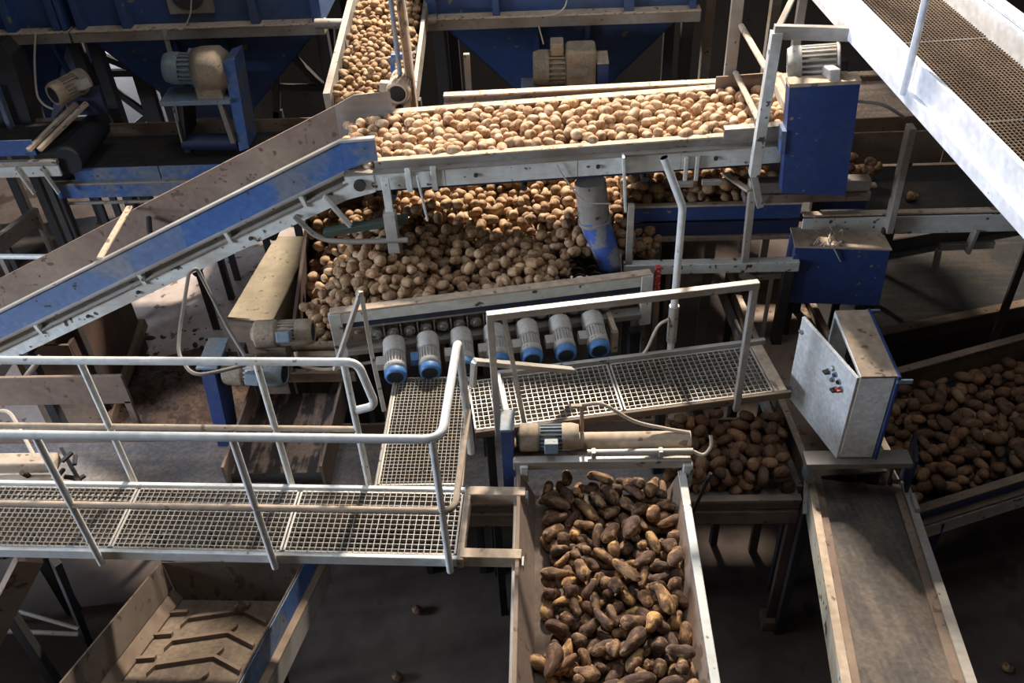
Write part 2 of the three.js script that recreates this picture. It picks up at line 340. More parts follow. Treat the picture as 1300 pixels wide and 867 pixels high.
// ---------------------------------------------------------------- the hall
structure(G().box(-1, -0.1, -7, 24, 0.2, 26, 0, 0), 'floor', M.floor);
{
  const wl = structure(G().box(-12, 4.9, -7, 0.3, 10.2, 26, 0, 0), 'wall_left', M.wall);
  structure(G().box(11, 4.9, -7, 0.3, 10.2, 26, 0, 0), 'wall_right', M.wall);
  structure(G().box(-0.5, 4.9, -19.2, 23, 10.2, 0.3, 0, 0), 'wall_back', M.wall);
  structure(G().box(-0.5, 4.9, 6, 23, 10.2, 0.3, 0, 0), 'wall_front', M.wall);
  structure(G().box(-0.5, 10.15, -7, 23, 0.3, 26, 0, 0), 'ceiling', M.wall);
  const pl = PZ(222, 120, -12.5).x, pr = PZ(74, 120, -12.5).x; structure(G().box((pr - 12) / 2, 4.9, -12.6, pr + 12, 10.2, 0.2, 0, 0), 'added_partition_left', M.wall); structure(G().box((pl + 11) / 2, 4.9, -12.6, 11 - pl, 10.2, 0.2, 0, 0), 'added_partition', M.wall);  // partitions added: they darken the background and block the gateway light
  structure(G().box(-0.5, 4.75, 3.1, 12, 0.2, 5.6, 0, 0), 'added_gallery', M.wall);            // unseen gallery under the viewer, added to shade the front floor
  structure(G().box(-6.4, 1.0, -0.6, 0.2, 2.0, 7.0, 0, 0), 'added_wall_low', M.wall);  // unseen wall, added to keep the side light off the low floor
  structure(G().box(-9.3, 6.6, -5.3, 5.0, 6.8, 0.3, 0, 0), 'added_wall_upper', M.wall);  // unseen header wall, added to shade the left rear from the side light
  structure(G().box(-4.4, 0.006, -8.2, 3.4, 0.012, 4.6, 0, 0), 'floor_concrete_lit', M.concrete);  // pale slab; the brighter light on this area is put into its colour
  // glowing panes of the windows, the roof lights and the far gateway
  const pane = (L, back, name, k) => {
    const m = new THREE.Mesh(new THREE.BoxGeometry(L.w, L.h, 0.02), glowMat(L.color, k)); m.name = name;
    m.position.copy(L.pos); m.lookAt(L.at || L.pos.clone().setY(0).add(V(0, 0, -0.001)));
    m.translateZ(-back); m.userData = { kind: 'structure' }; scene.add(m);
    const fr = G(); const t = 0.08;
    fr.box(0, L.h / 2 + t / 2, 0, L.w + 2 * t, t, 0.1).box(0, -L.h / 2 - t / 2, 0, L.w + 2 * t, t, 0.1).box(-L.w / 2 - t / 2, 0, 0, t, L.h, 0.1).box(L.w / 2 + t / 2, 0, 0, t, L.h, 0.1);
    fr.build('window_frame', M.steel, m);
  };
  pane(KEY, 0.05, 'window_1', 3); pane(SIDE, 0.05, 'window_2', 2); pane(DOOR, 0.05, 'window_3', 2);
  pane(ROOF[0], 0.05, 'window_4', 2); pane(ROOF[1], 0.05, 'window_5', 2);
}

// ---------------------------------------------------------------- walkways
const WALK = 2.2;
{
  // long walkway with tube handrails; its own frame starts at the right end, x runs along it
  const ry = -Math.atan(0.036);
  const t = local('walkway', 'long grating walkway with white tube handrails bridging the grey belt conveyor', 'walkway', V(-0.58, 0, -3.36), ry);
  const z0 = -0.53, x0 = -4.9;
  const seg = [[-4.25, -3.2], [-3.2, -2.12], [-2.12, -1.06], [-1.06, -0.012]];
  for (const [a, b] of seg) gratingPanel(t, a + 0.004, b - 0.004, z0 + 0.03, -0.02, WALK, [M.galv, M.gratingGrey]);
  G().box((x0 + 0.6) / 2 - 0.3, WALK - 0.03, 0, -x0 - 0.6 + 0.6, 0.075, 0.03).build('edge_beam', M.rail, t);
  G().box(x0 / 2, WALK - 0.03, z0, -x0, 0.075, 0.03).build('edge_beam', M.rail, t);
  G().box(0.01, WALK - 0.03, z0 / 2, 0.04, 0.08, -z0 + 0.04).build('end_beam', M.dusty, t);
  // two bearers that carry the end on the conveyor frame, with hanging brackets
  for (const [z, zz] of [[-0.03, -0.02], [z0 + 0.02, z0]]) {
    G().box(0.19, WALK - 0.03, z, 0.36, 0.09, 0.07).build('bearer', M.dusty, t);
    G().box(0.36, WALK - 0.16, zz, 0.045, 0.24, 0.07).build('bracket', M.white, t);
  }
  for (const x of [-4.8]) for (const z of [-0.05, z0 + 0.05]) G().box(x, WALK / 2 - 0.05, z, 0.07, WALK - 0.1, 0.07).build('leg', M.steel, t);
  // front handrail turns the corner and runs back along the right side
  const top = 3.22, knee = 2.66, f = 0.035;
  const fr = G().pipe([V(-4.9, top, f), V(0.0, top, f), V(0.0, top, -0.78), V(0.01, top - 0.95, -0.78)], 0.025, 0.1).build('handrail', M.rail, t, { label: 'cream dusted tube handrail turning back at the corner' });
  G().pipe([V(-4.9, knee, f), V(0.02, knee, f), V(0.02, knee, -0.76)], 0.02, 0.08).build('knee_rail', M.dusty, fr);
  for (const x of [-4.28, -2.17, -1.1, -0.05]) G().cyl(V(x, WALK - 0.08, f), V(x, top, f), 0.021, 0.021, 12).build('post', M.rail, fr);
  // rear handrail with a closed loop at its end
  const rb = z0 - 0.06;
  const bk = G().pipe([V(-4.9, top - 0.02, rb), V(-0.56, top - 0.02, rb), V(-0.5, top - 0.36, rb), V(-0.62, top - 0.4, rb)], 0.025, 0.07).build('handrail', M.rail, t, { label: 'white tube handrail with a looped end' });
  G().pipe([V(-4.9, knee, rb), V(-0.64, knee, rb)], 0.02).build('knee_rail', M.dusty, bk);
  for (const x of [-3.28, -2.2, -1.15, -0.64]) G().cyl(V(x, WALK - 0.05, rb), V(x, top - 0.02, rb), 0.021, 0.021, 12).build('post', M.rail, bk);
}
{
  const t = local('walkway', 'short grating platform leading from the long walkway to the row of motors', 'walkway', V(-0.87, 0, -4.42));
  gratingPanel(t, -0.265, 0.265, -0.54, 0.49, WALK, [M.galv, M.steel], 0.028, 0.03);
  G().box(-0.275, WALK - 0.035, -0.02, 0.02, 0.08, 1.06).build('edge_beam', M.steel, t);
  G().box(0.275, WALK - 0.035, -0.02, 0.02, 0.08, 1.06).build('edge_beam', M.steel, t);
  for (const x of [-0.23, 0.23]) G().box(x, WALK / 2 - 0.05, -0.48, 0.06, WALK - 0.1, 0.06).build('leg', M.dark, t);
  // flat-steel guard standing at the left rear corner
  const a = P(418 + 40, 370, 3.05), b = P(437, 452, 2.55), c = P(493, 525, WALK), d = P(452, 560, WALK);
  const rel = v => V(v.x + 0.87, v.y, v.z + 4.42);
  const gt = G().bar(rel(a), rel(P(425, 470, 2.5)), 0.03, 0.03).build('guard_frame', M.galv, t, { label: 'bent flat steel guard frame' });
  G().bar(rel(a), rel(P(472, 450, 2.6)), 0.03, 0.03).bar(rel(P(472, 450, 2.6)), rel(P(488, 522, 2.25)), 0.03, 0.03).build('guard_bar', M.galv, gt);
}
{
  const ry = Math.atan(0.32 / 1.98);
  const t = local('walkway', 'angled grating walkway with square tube handrail beside the row of motors', 'walkway', V(-0.58, 0, -4.66), ry);
  // own frame: x along, z across (-0.26..0.26)
  const L = 2.2;
  for (const [a, b] of [[0.0, 0.22], [0.24, 1.02], [1.03, 2.08]]) gratingPanel(t, a, b, -0.25, 0.25, WALK, [M.galv, M.galv], 0.04, 0.042);
  G().box(2.13, WALK - 0.02, 0, 0.09, 0.04, 0.5).build('end_plate', M.dusty, t);
  G().box(1.21, WALK, -0.27, 1.98, 0.07, 0.035).build('kerb', M.galv, t);
  G().box(1.1, WALK - 0.03, 0.265, L, 0.06, 0.025).build('edge_beam', M.brown, t);
  G().box(0.225, WALK + 0.01, 0, 0.03, 0.07, 0.54).build('kerb', M.galv, t);
  for (const [x, z] of [[0.1, -0.2], [0.1, 0.2], [2.0, -0.2], [1.3, 0.2]]) G().box(x, WALK / 2 - 0.04, z, 0.06, WALK - 0.08, 0.06).build('leg', M.dark, t);
  const top = 3.17, z = 0.28;
  const hr = G().box(0.985, top, z, 1.7, 0.05, 0.05).build('handrail', M.galv, t, { label: 'square tube handrail' });
  G().box(1.81, (top + WALK - 0.1) / 2, z, 0.045, top - WALK + 0.1, 0.045).build('post', M.galv, hr);
  G().box(0.155, (top + WALK - 0.1) / 2, z, 0.045, top - WALK + 0.1, 0.045).build('post', M.galv, hr);
  G().bar(V(0.24, top, z), V(0.34, WALK - 0.02, z), 0.04, 0.03).build('brace', M.galv, hr);
}
// loose angle bar lying over the kerb of the angled walkway, from the corner post
single(G().bar(P(602, 459, 2.82), P(727, 470, 2.36), 0.05, 0.035).bar(P(602, 459, 2.82), P(600, 490, 2.6), 0.035, 0.035), 'steel_bar', M.galv, 'loose bent flat steel bar leaning across the kerb behind the handrail', 'bar');

// high white catwalk on the right
{
  const A = P(1030, 0, 4.2), B = P(1300, 305, 4.2), d = B.clone().sub(A).normalize();
  const ry = Math.atan2(d.x, d.z);
  const t = local('catwalk', 'high white painted steel catwalk with fine dark grating above the blue drive guard', 'catwalk', V(A.x, 0, A.z), ry);
  // own frame: z along towards the camera (0..), x across to the right
  const y = 4.2, z0 = -3.2, z1 = 5.4, zl = z1 - z0, zc = (z0 + z1) / 2;
  G().box(0.03, y + 0.04, zc, 0.06, 0.08, zl).box(0.045, y + 0.16, zc, 0.03, 0.17, zl).build('side_beam', M.catwalk, t, { label: 'bluish white side channel' });
  const far = 0.74;
  G().box(far + 0.02, y + 0.15, zc, 0.03, 0.2, zl).build('side_beam', M.catwalk, t);
  G().cyl(V(far + 0.05, y + 0.28, z0), V(far + 0.05, y + 0.28, z1), 0.035, 0.035, 14).build('kick_rail', M.catwalk, t, { label: 'scuffed low tube rail' });
  const n = 8;
  for (let k = 0; k < n; k++) {
    const a = z0 + zl * k / n, b = z0 + zl * (k + 1) / n, fm = G().box(0.4, y + 0.09, a + 0.006, 0.66, 0.03, 0.006, 0, 0).box(0.4, y + 0.09, b - 0.006, 0.66, 0.03, 0.006, 0, 0).build('grating_panel', M.steel, t);
    gratingBars(0.07, far, a + 0.01, b - 0.01, y + 0.105, 0.024, 0.03, 0.004, 0.03).build('grating_bars', M.brown, fm, { kind: 'stuff' });
  }
  for (const z of [-0.6, 1.68, 4.6]) G().cyl(V(-0.005, y + 0.05, z), V(-0.005, y + 1.15, z), 0.021, 0.021, 12).build('post', M.catwalk, t);
  for (const z of [0.2, 1.3, 2.4]) G().cyl(V(far + 0.09, y + 0.2, z), V(far + 0.09, y + 1.15, z), 0.021, 0.021, 12).build('post', M.catwalk, t);
  G().cyl(V(-0.005, y + 1.15, z0), V(-0.005, y + 1.15, z1), 0.022).build('top_rail', M.catwalk, t);
  G().cyl(V(far + 0.09, y + 1.15, z0), V(far + 0.09, y + 1.15, z1), 0.022).build('top_rail', M.catwalk, t);
  for (const z of [-3.0, 5.2]) for (const x of [0.05, far]) G().box(x, y / 2, z, 0.1, y, 0.1).build('leg', M.steel, t);
}

// ---------------------------------------------------------------- main conveyor over the heap
const ZN = -6.1, ZF = -6.9;
const yTop = x => 3.33 + (x + 1.3) * 0.048;                           // near edge of the level run
const yIn = x => 3.49 + (x + 1.53) * 0.472;                           // near edge of the sloping run
{
  const t = thing('belt_conveyor', 'blue sided belt conveyor sloping up from the left then running level, loaded with pale potatoes', 'conveyor', V(-1.5, 0, -6.5));
  const xl = -5.9, xr = 1.78, K = -1.53, HX = -1.3;
  const belt = G();
  belt.xy([[K - 0.02, yIn(K) - 0.3], [HX, yTop(HX) - 0.11], [xr, yTop(xr) - 0.11], [xr, yTop(xr) - 0.125], [HX, yTop(HX) - 0.125], [K - 0.02, yIn(K) - 0.315]], ZN - 0.03, ZF + 0.03);
  belt.xy([[xl, yIn(xl) - 0.3], [K - 0.02, yIn(K) - 0.3], [K - 0.02, yIn(K) - 0.315], [xl, yIn(xl) - 0.315]], ZN - 0.03, ZF + 0.03);
  belt.build('belt', M.soil, t);
  G().xy([[xl, yIn(xl) - 0.5], [K, yIn(K) - 0.5], [HX, yTop(HX) - 0.32], [xr, yTop(xr) - 0.32], [xr, yTop(xr) - 0.3], [HX, yTop(HX) - 0.3], [K, yIn(K) - 0.48], [xl, yIn(xl) - 0.48]].map(([x, y]) => [x, y + 0.02]), ZN - 0.06, ZF + 0.06).build('return_belt', M.navy, t, { label: 'dark return belt' });
  // blue side panels of the slope, five sheets with seams, and white edge strip
  const cuts = [xl, -4.9, -3.95, -2.9, -2.02, K];
  for (let i = 0; i < 5; i++) {
    const a = cuts[i], b = cuts[i + 1];
    G().xy([[a, yIn(a) - 0.005], [b, yIn(b) - 0.005], [b, yIn(b) - 0.235], [a, yIn(a) - 0.235]], ZN, ZN - 0.008 - (i % 2) * 0.004).build('side_panel', i < 3 ? M.blueWorn : M.blue, t);
    const strip = G().xy([[a, yIn(a) + 0.012], [b, yIn(b) + 0.012], [b, yIn(b) - 0.006], [a, yIn(a) - 0.006]], ZN + 0.012, ZN - 0.03).build('edge_strip', M.galv, t);
  }
  G().xy([[K + 0.002, yIn(K) - 0.005], [HX + 0.03, yIn(K) + 0.015], [HX + 0.03, yTop(HX)], [HX - 0.1, yTop(HX) - 0.03], [K + 0.002, yIn(K) - 0.235]], ZN, ZN - 0.01).build('side_panel', M.blue, t);
  G().xy([[K, yIn(K) + 0.012], [HX + 0.03, yIn(K) + 0.03], [HX + 0.03, yIn(K) + 0.013], [K, yIn(K) - 0.006]], ZN + 0.012, ZN - 0.03).build('edge_strip', M.galv, t);
  // sunk groove, then the white channel with its lips
  const chan = (a, b, f, up, lo, mat, z0, z1, name) => G().xy([[a, f(a) - up], [b, f(b) - up], [b, f(b) - lo], [a, f(a) - lo]], z0, z1).build(name, mat, t);
  chan(xl, K, yIn, 0.235, 0.25, M.steel, ZN + 0.05, ZN - 0.02, 'channel_lip');
  chan(xl, K, yIn, 0.25, 0.31, M.steel, ZN + 0.0, ZN - 0.02, 'groove_plate');
  chan(xl, K, yIn, 0.31, 0.325, M.steel, ZN + 0.06, ZN - 0.02, 'channel_lip');
  chan(xl, K - 0.01, yIn, 0.325, 0.455, M.white, ZN + 0.045, ZN + 0.02, 'frame_channel');
  chan(HX, xr, yTop, 0.0, 0.012, M.dusty, ZN + 0.012, ZN - 0.045, 'top_lip');
  chan(HX, xr, yTop, 0.012, 0.07, M.steel, ZN, ZN - 0.012, 'side_panel');
  chan(K, xr, yTop, 0.07, 0.085, M.steel, ZN + 0.06, ZN - 0.02, 'channel_lip');
  for (const [a, b] of [[K, -0.78], [-0.776, 0.2], [0.204, 0.95], [0.954, xr]]) chan(a, b, yTop, 0.085, 0.225, M.white, ZN + 0.045, ZN + 0.02, 'frame_channel');
  G().xy([[K - 0.02, yIn(K) - 0.31], [K + 0.22, yTop(K + 0.22) - 0.07], [K + 0.22, yTop(K + 0.22) - 0.235], [K - 0.02, yIn(K) - 0.46]], ZN + 0.05, ZN + 0.03).build('joint_plate', M.white, t);
  // far side: earth-coated boards on the slope, dusty channel along the level run
  const cf = [xl, -3.66, -2.6, -1.72];
  for (let i = 0; i < 3; i++) { const a = cf[i], b = cf[i + 1]; G().xy([[a, yIn(a)], [b, yIn(b)], [b, yIn(b) - 0.36], [a, yIn(a) - 0.36]], ZF, ZF - 0.012 - (i === 1 ? 0.006 : 0)).build('side_board', M.soil, t); }
  G().xy([[-1.717, yIn(-1.717)], [-1.55, yIn(-1.6) + 0.03], [-1.26, yIn(-1.6) + 0.05], [-1.26, yTop(-1.26) - 0.15], [-1.717, yIn(-1.717) - 0.3]], ZF, ZF - 0.012).build('side_board', M.steel, t);
  G().xy([[-1.26, yTop(-1.26) - 0.02], [xr - 0.4, yTop(xr - 0.4) - 0.02], [xr - 0.4, yTop(xr - 0.4) - 0.13], [-1.26, yTop(-1.26) - 0.13]], ZF, ZF - 0.02).build('side_board', M.soil, t);
  G().xy([[-1.26, yTop(-1.26) - 0.02], [xr - 0.4, yTop(xr - 0.4) - 0.02], [xr - 0.4, yTop(xr - 0.4) - 0.005], [-1.26, yTop(-1.26) - 0.005]], ZF + 0.01, ZF - 0.07).build('top_lip', M.dusty, t);
  G().xy([[1.3, yTop(1.3) + 0.1], [xr, yTop(xr) + 0.1], [xr, yTop(xr) - 0.13], [1.3, yTop(1.3) - 0.13]], ZF + 0.03, ZF + 0.015).build('side_board', M.brown, t);
  // raised channel at the delivery end
  G().xy([[1.24, yTop(1.24) + 0.07], [xr + 0.02, yTop(xr) + 0.07], [xr + 0.02, yTop(xr) + 0.0], [1.24, yTop(1.24) + 0.0]], ZN + 0.05, ZN + 0.03).xy([[1.24, yTop(1.24) + 0.08], [xr + 0.02, yTop(xr) + 0.08], [xr + 0.02, yTop(xr) + 0.065], [1.24, yTop(1.24) + 0.065]], ZN + 0.07, ZN).build('end_channel', M.steel, t);
  // cross brace on the slope and the rubber flap beside it
  const xb = -3.62; G().bar(V(xb - 0.02, yIn(xb) + 0.02, ZN - 0.0), V(xb - 0.05, yIn(xb) + 0.02, ZF), 0.05, 0.02).build('cross_brace', M.dusty, t);
  G().tube([V(xb + 0.1, yIn(xb) - 0.08, ZF + 0.03), V(xb + 0.16, yIn(xb) - 0.15, ZF + 0.2), V(xb + 0.4, yIn(xb) - 0.08, ZF + 0.42)], 0.025).build('rubber_flap', M.rubber, t);
  // stiffeners along the frame, bolts, rollers
  for (const x of [-4.4, -3.35, -2.55, -1.9]) G().xy([[x, yIn(x) - 0.24], [x + 0.03, yIn(x) - 0.24], [x + 0.055, yIn(x) - 0.33], [x + 0.025, yIn(x) - 0.33]], ZN + 0.065, ZN).build('stiffener', M.white, t);
  for (const x of [-1.05, -0.86]) G().box(x, yTop(x) - 0.15, ZN + 0.055, 0.045, 0.2, 0.02).build('stiffener', M.white, t);
  for (const x of [0.99, 1.07]) G().box(x, yTop(x) - 0.22, ZN + 0.06, 0.03, 0.2, 0.02).build('stiffener', M.white, t);
  for (const [x0, f, o] of [[-4.95, yIn, 0.39], [-3.9, yIn, 0.39], [-3.4, yIn, 0.39], [-2.35, yIn, 0.39], [-1.95, yIn, 0.39], [-0.55, yTop, 0.15], [0.35, yTop, 0.15], [1.2, yTop, 0.15]])
    G().cyl(V(x0, f(x0) - o, ZN + 0.04), V(x0, f(x0) - o, ZN + 0.062), 0.016, 0.016, 6).build('bolt', M.dark, t);
  G().cyl(V(-1.42, yTop(-1.42) - 0.16, ZN + 0.04), V(-1.42, yTop(-1.42) - 0.16, ZN + 0.08), 0.045).build('roller_bearing', M.dark, t);
  for (const [x, f] of [[-4.6, yIn], [-3.7, yIn], [-2.9, yIn], [-2.2, yIn]]) G().cyl(V(x, f(x) - 0.5, ZN - 0.02), V(x, f(x) - 0.5, ZF + 0.02), 0.035).build('return_roller', M.dark, t);
  for (const x of [-1.2, -0.2, 0.7, 1.5]) G().cyl(V(x, yTop(x) - 0.33, ZN - 0.02), V(x, yTop(x) - 0.33, ZF + 0.02), 0.025).build('return_roller', M.dark, t);
  G().cyl(V(xr, yTop(xr) - 0.24, ZN - 0.02), V(xr, yTop(xr) - 0.24, ZF + 0.02), 0.11).build('head_drum', M.dark, t);
  // legs of the slope
  for (const [x, z] of [[-4.62, ZN], [-4.62, ZF]]) G().box(x, (yIn(x) - 0.45) / 2, z, 0.09, yIn(x) - 0.45, 0.09).build('leg', M.dark, t);
  // hangers and posts under the level run down to the lower beam
  const bar = (a, b, w, h, name, mat) => G().bar(a, b, w, h).build(name, mat, t);
  bar(V(0.53, yTop(0.53) - 0.06, ZN + 0.08), V(0.56, 2.9, ZN + 0.08), 0.07, 0.02, 'hanger', M.white);
  bar(V(0.6, 2.96, ZN + 0.1), V(0.6, 2.4, ZN + 0.1), 0.05, 0.05, 'leg', M.galv);
  bar(V(1.48, 3.14, ZN + 0.1), V(1.5, 2.42, ZN + 0.1), 0.07, 0.05, 'leg', M.galv);
  G().box(1.24, 2.385, ZN + 0.1, 1.36, 0.09, 0.08).build('lower_beam', M.white, t);
  for (const x of [0.6, 1.85]) G().box(x, 1.17, ZN + 0.1, 0.08, 2.34, 0.08).build('leg', M.dark, t);
  G().box(1.38, 3.08, ZN + 0.02, 0.05, 0.02, 0.3, 0.5).build('bracket', M.dusty, t);
  for (const x of [1.0, 1.2]) G().box(x - 0.02, yTop(x) - 0.33, ZN + 0.08, 0.14, 0.04, 0.04).build('bracket', M.steel, t);
  // supports at the kink that stand on the roller machine
  bar(V(-1.22, yTop(-1.22) - 0.1, ZN + 0.09), V(-1.22, 2.82, ZN + 0.09), 0.06, 0.02, 'hanger', M.white);
  bar(V(-1.22, 2.95, ZN + 0.1), V(-1.22, 2.6, ZN + 0.1), 0.09, 0.09, 'hanger_foot', M.galv);
  bar(V(-0.98, yTop(-0.98) - 0.1, ZN + 0.09), V(-0.94, 2.86, ZN + 0.09), 0.03, 0.015, 'hanger', M.white);
  bar(V(-1.7, yIn(-1.7) - 0.32, ZN + 0.08), V(-1.52, yIn(-1.7) - 0.62, ZN + 0.08), 0.06, 0.02, 'hanger', M.white);
  G().tube([V(-1.95, yIn(-1.95) - 0.36, ZN + 0.1), V(-1.8, yIn(-1.8) - 0.6, ZN + 0.12), V(-1.58, 2.72, ZN + 0.14), V(-1.1, 2.72, ZN + 0.14)], 0.022).build('conduit', M.steel, t);
  G().bar(V(-1.75, 2.78, ZN + 0.1), V(-1.1, 2.84, ZN + 0.02), 0.08, 0.05).build('foot_plate', M.green, t, { label: 'faded green foot plate' });
  G().tube([V(0.05, yTop(0) - 0.1, ZN + 0.07), V(0.1, yTop(0) - 0.2, ZN + 0.07), V(0.25, 2.99, ZN + 0.08), V(0.45, 2.94, ZN + 0.05)], 0.006, 6).build('cable', M.cable, t);
}
// second, empty dusty conveyor behind it
{
  const t = thing('belt_conveyor', 'empty dusty belt conveyor running behind the loaded conveyor, below the blue hoppers', 'conveyor', V(0.8, 0, -7.85));
  const y = x => 2.83 + (x + 1) * 0.02;
  const a = -1.0, b = 3.4;
  G().xy([[a, y(a) - 0.06], [b, y(b) - 0.06], [b, y(b) - 0.075], [a, y(a) - 0.075]], -7.45, -8.27).build('belt', M.beltDusty, t);
  G().xy([[a, y(a)], [b, y(b)], [b, y(b) - 0.16], [a, y(a) - 0.16]], -8.27, -8.29).build('side_board', M.soil, t);
  G().xy([[a, y(a)], [b, y(b)], [b, y(b) + 0.014], [a, y(a) + 0.014]], -8.24, -8.33).build('top_lip', M.dusty, t);
  G().xy([[a, y(a) - 0.02], [b, y(b) - 0.02], [b, y(b) - 0.16], [a, y(a) - 0.16]], -7.435, -7.45).build('side_board', M.brown, t);
  for (const x of [a + 0.06, 3.3]) G().cyl(V(x, y(x) - 0.13, -7.45), V(x, y(x) - 0.13, -8.27), 0.06).build('drum', M.dark, t);
  for (const x of [-0.8, 1.2, 3.2]) for (const z of [-7.48, -8.26]) G().box(x, (y(x) - 0.16) / 2, z, 0.07, y(x) - 0.16, 0.04).build('leg', M.dark, t);
}
// drive guard, its motor and the ladder-like stand at the delivery end
{
  const t = thing('drive_unit', 'tall blue chain guard topped by a grey finned motor, beside the high catwalk', 'drive unit', V(1.85, 0, -6.0));
  const z0 = -5.86, z1 = -5.97;
  G().xy([[1.60, 3.93], [2.06, 3.94], [2.12, 3.07], [1.66, 3.11]], z0, z1).build('guard', M.blueDeep, t, { label: 'tall blue sheet metal guard with scuffs' });
  G().xy([[1.595, 3.94], [2.065, 3.95], [2.065, 3.925], [1.595, 3.915]], z0 + 0.006, z1).build('guard_cap', M.dusty, t);
  G().xy([[1.595, 3.6], [1.625, 3.6], [1.635, 3.42], [1.605, 3.42]], z0 + 0.012, z1).build('latch', M.blue, t);
  { const a = PZ(1000, 90, -6.14), b = PZ(1066, 84, -6.1); motor(t, V(b.x, b.y, -6.1), V(a.x, a.y, -6.16), 0.155, { gear: 0.08, side: V(0.2, 0.1, 1), fins: 26 }); }
  G().box(1.85, 3.84, -6.1, 0.46, 0.04, 0.24).build('motor_plate', M.dusty, t);
  G().bar(PZ(984, 98, -6.5), PZ(1004, 138, -5.98), 0.09, 0.07).build('motor_beam', M.dusty, t);
  G().box(2.1, 1.93, -6.42, 0.07, 3.86, 0.07).build('leg', M.dark, t);
}
{
  const t = thing('support_frame', 'galvanised upright frame with slanting white rungs beside the tall blue guard', 'frame', V(1.5, 0, -6.3));
  const zf = ZN + 0.16, A0 = PZ(957, 222, zf), A1 = PZ(986, 40, zf);
  G().bar(A0, A1, 0.08, 0.07).build('post', M.white, t);
  G().bar(V(A1.x - 0.02, A1.y, zf), PZ(1080, 43, zf), 0.05, 0.09).build('top_beam', M.galv, t);
  G().bar(PZ(957, 222, zf), PZ(965, 262, zf), 0.05, 0.05).build('foot', M.galv, t);
  const zb = -6.96;
  const B0 = PZ(925, 105, zb), B1 = PZ(950, -30, zb); G().bar(V(B0.x, 0.0, zb), V(B0.x, B1.y, zb), 0.09, 0.05).build('post', M.steel, t);
  const zc = -7.64, C0 = PZ(1005, 90, zc), C1 = PZ(1020, -20, zc); G().bar(V(C0.x, 0.0, zc), V(C0.x, C1.y, zc), 0.07, 0.06).build('post', M.galv, t);
  for (const [p, q] of [[[973, 88], [941, 33]], [[963, 152], [934, 93]]]) G().cyl(PZ(...p, zf - 0.05), PZ(...q, zb + 0.03), 0.022).build('rung', M.dusty, t);
  G().bar(V(A1.x, A1.y, zf), V(C0.x, A1.y - 0.15, zc), 0.04, 0.03).build('diagonal', M.steel, t);
}
// lower conveyor running out to the right below the catwalk
{
  const t = thing('belt_conveyor', 'low blue and white belt conveyor passing under the catwalk, carrying a few potatoes', 'conveyor', V(2.6, 0, -6.7));
  const zn = -6.28, zf = -7.1, yb = 2.6;
  G().box(2.6, yb, (zn + zf) / 2, 4.0, 0.02, zf * -1 + zn - 0.02, 0, 0).build('belt', M.beltDark, t);
  G().box(1.3, 2.7, zn, 1.3, 0.13, 0.02).build('side_panel', M.blueDeep, t);
  G().box(1.3, 2.775, zn, 1.3, 0.02, 0.05).build('top_lip', M.dusty, t);
  G().box(1.3, 2.56, zn + 0.01, 1.3, 0.12, 0.02).build('frame_channel', M.navy, t);
  G().box(1.3, 2.48, zn + 0.02, 1.25, 0.04, 0.05).build('frame_rail', M.soil, t);
  G().box(3.27, 2.66, zn, 2.6, 0.02, 0.06).build('top_lip', M.dusty, t);
  G().box(3.27, 2.56, zn + 0.03, 2.6, 0.16, 0.02).build('frame_channel', M.white, t);
  G().box(2.3, 2.74, zn - 0.1, 0.36, 0.2, 0.02).build('side_panel', M.navy, t);
  G().box(2.32, 2.85, zn - 0.1, 0.42, 0.02, 0.06).build('top_lip', M.dusty, t);
  for (const [a, b] of [[1.7, 2.25], [2.26, 3.3], [3.31, 4.5]]) G().box((a + b) / 2, 2.78, zf, b - a, a < 2 ? 0.42 : 0.3, 0.02).build('side_board', M.brown, t);
  G().box(1.2, 2.72, zf, 1.0, 0.24, 0.02).build('side_board', M.brown, t);
  for (const x of [0.66, 4.5]) G().cyl(V(x, 2.53, zn - 0.02), V(x, 2.53, zf + 0.02), 0.07).build('drum', M.dark, t);
  // sloping galvanised support with its diagonal
  const a = PZ(1157, 160, zn + 0.06), b = PZ(1128, 290, zn + 0.06);
  G().bar(V(a.x, a.y, a.z), V(b.x, b.y - 0.02, b.z), 0.1, 0.05).build('post', M.galv, t);
  G().box(b.x, b.y / 2, b.z, 0.09, b.y, 0.05).build('leg', M.dark, t);
  for (const [x, z] of [[0.8, zf], [4.3, zn], [4.3, zf], [2.7, zf]]) G().box(x, 1.25, z, 0.07, 2.5, 0.04).build('leg', M.dark, t);
  // grey layered ledges under the drive guard
  G().box(1.95, 2.98, -6.2, 0.9, 0.09, 0.1).build('ledge', M.steel, t);
  G().box(1.95, 2.87, -6.24, 0.95, 0.07, 0.14).build('ledge', M.soil, t);
  const h = PZ(1240, 290, zn + 0.02); G().bar(h, V(h.x - 0.02, h.y - 0.22, h.z), 0.08, 0.03).build('hanger', M.steel, t);
  G().bar(PZ(1193, 313, zn), PZ(1262, 310, zn), 0.04, 0.06).bar(PZ(1192, 316, zn), PZ(1186, 346, zn), 0.05, 0.04).build('hanger_arm', M.steel, t);
  G().tube([PZ(1080, 128, zn - 0.2), PZ(1120, 133, zn - 0.1), PZ(1150, 150, zn + 0.02)], 0.012).build('cable', M.cableDark, t);
}
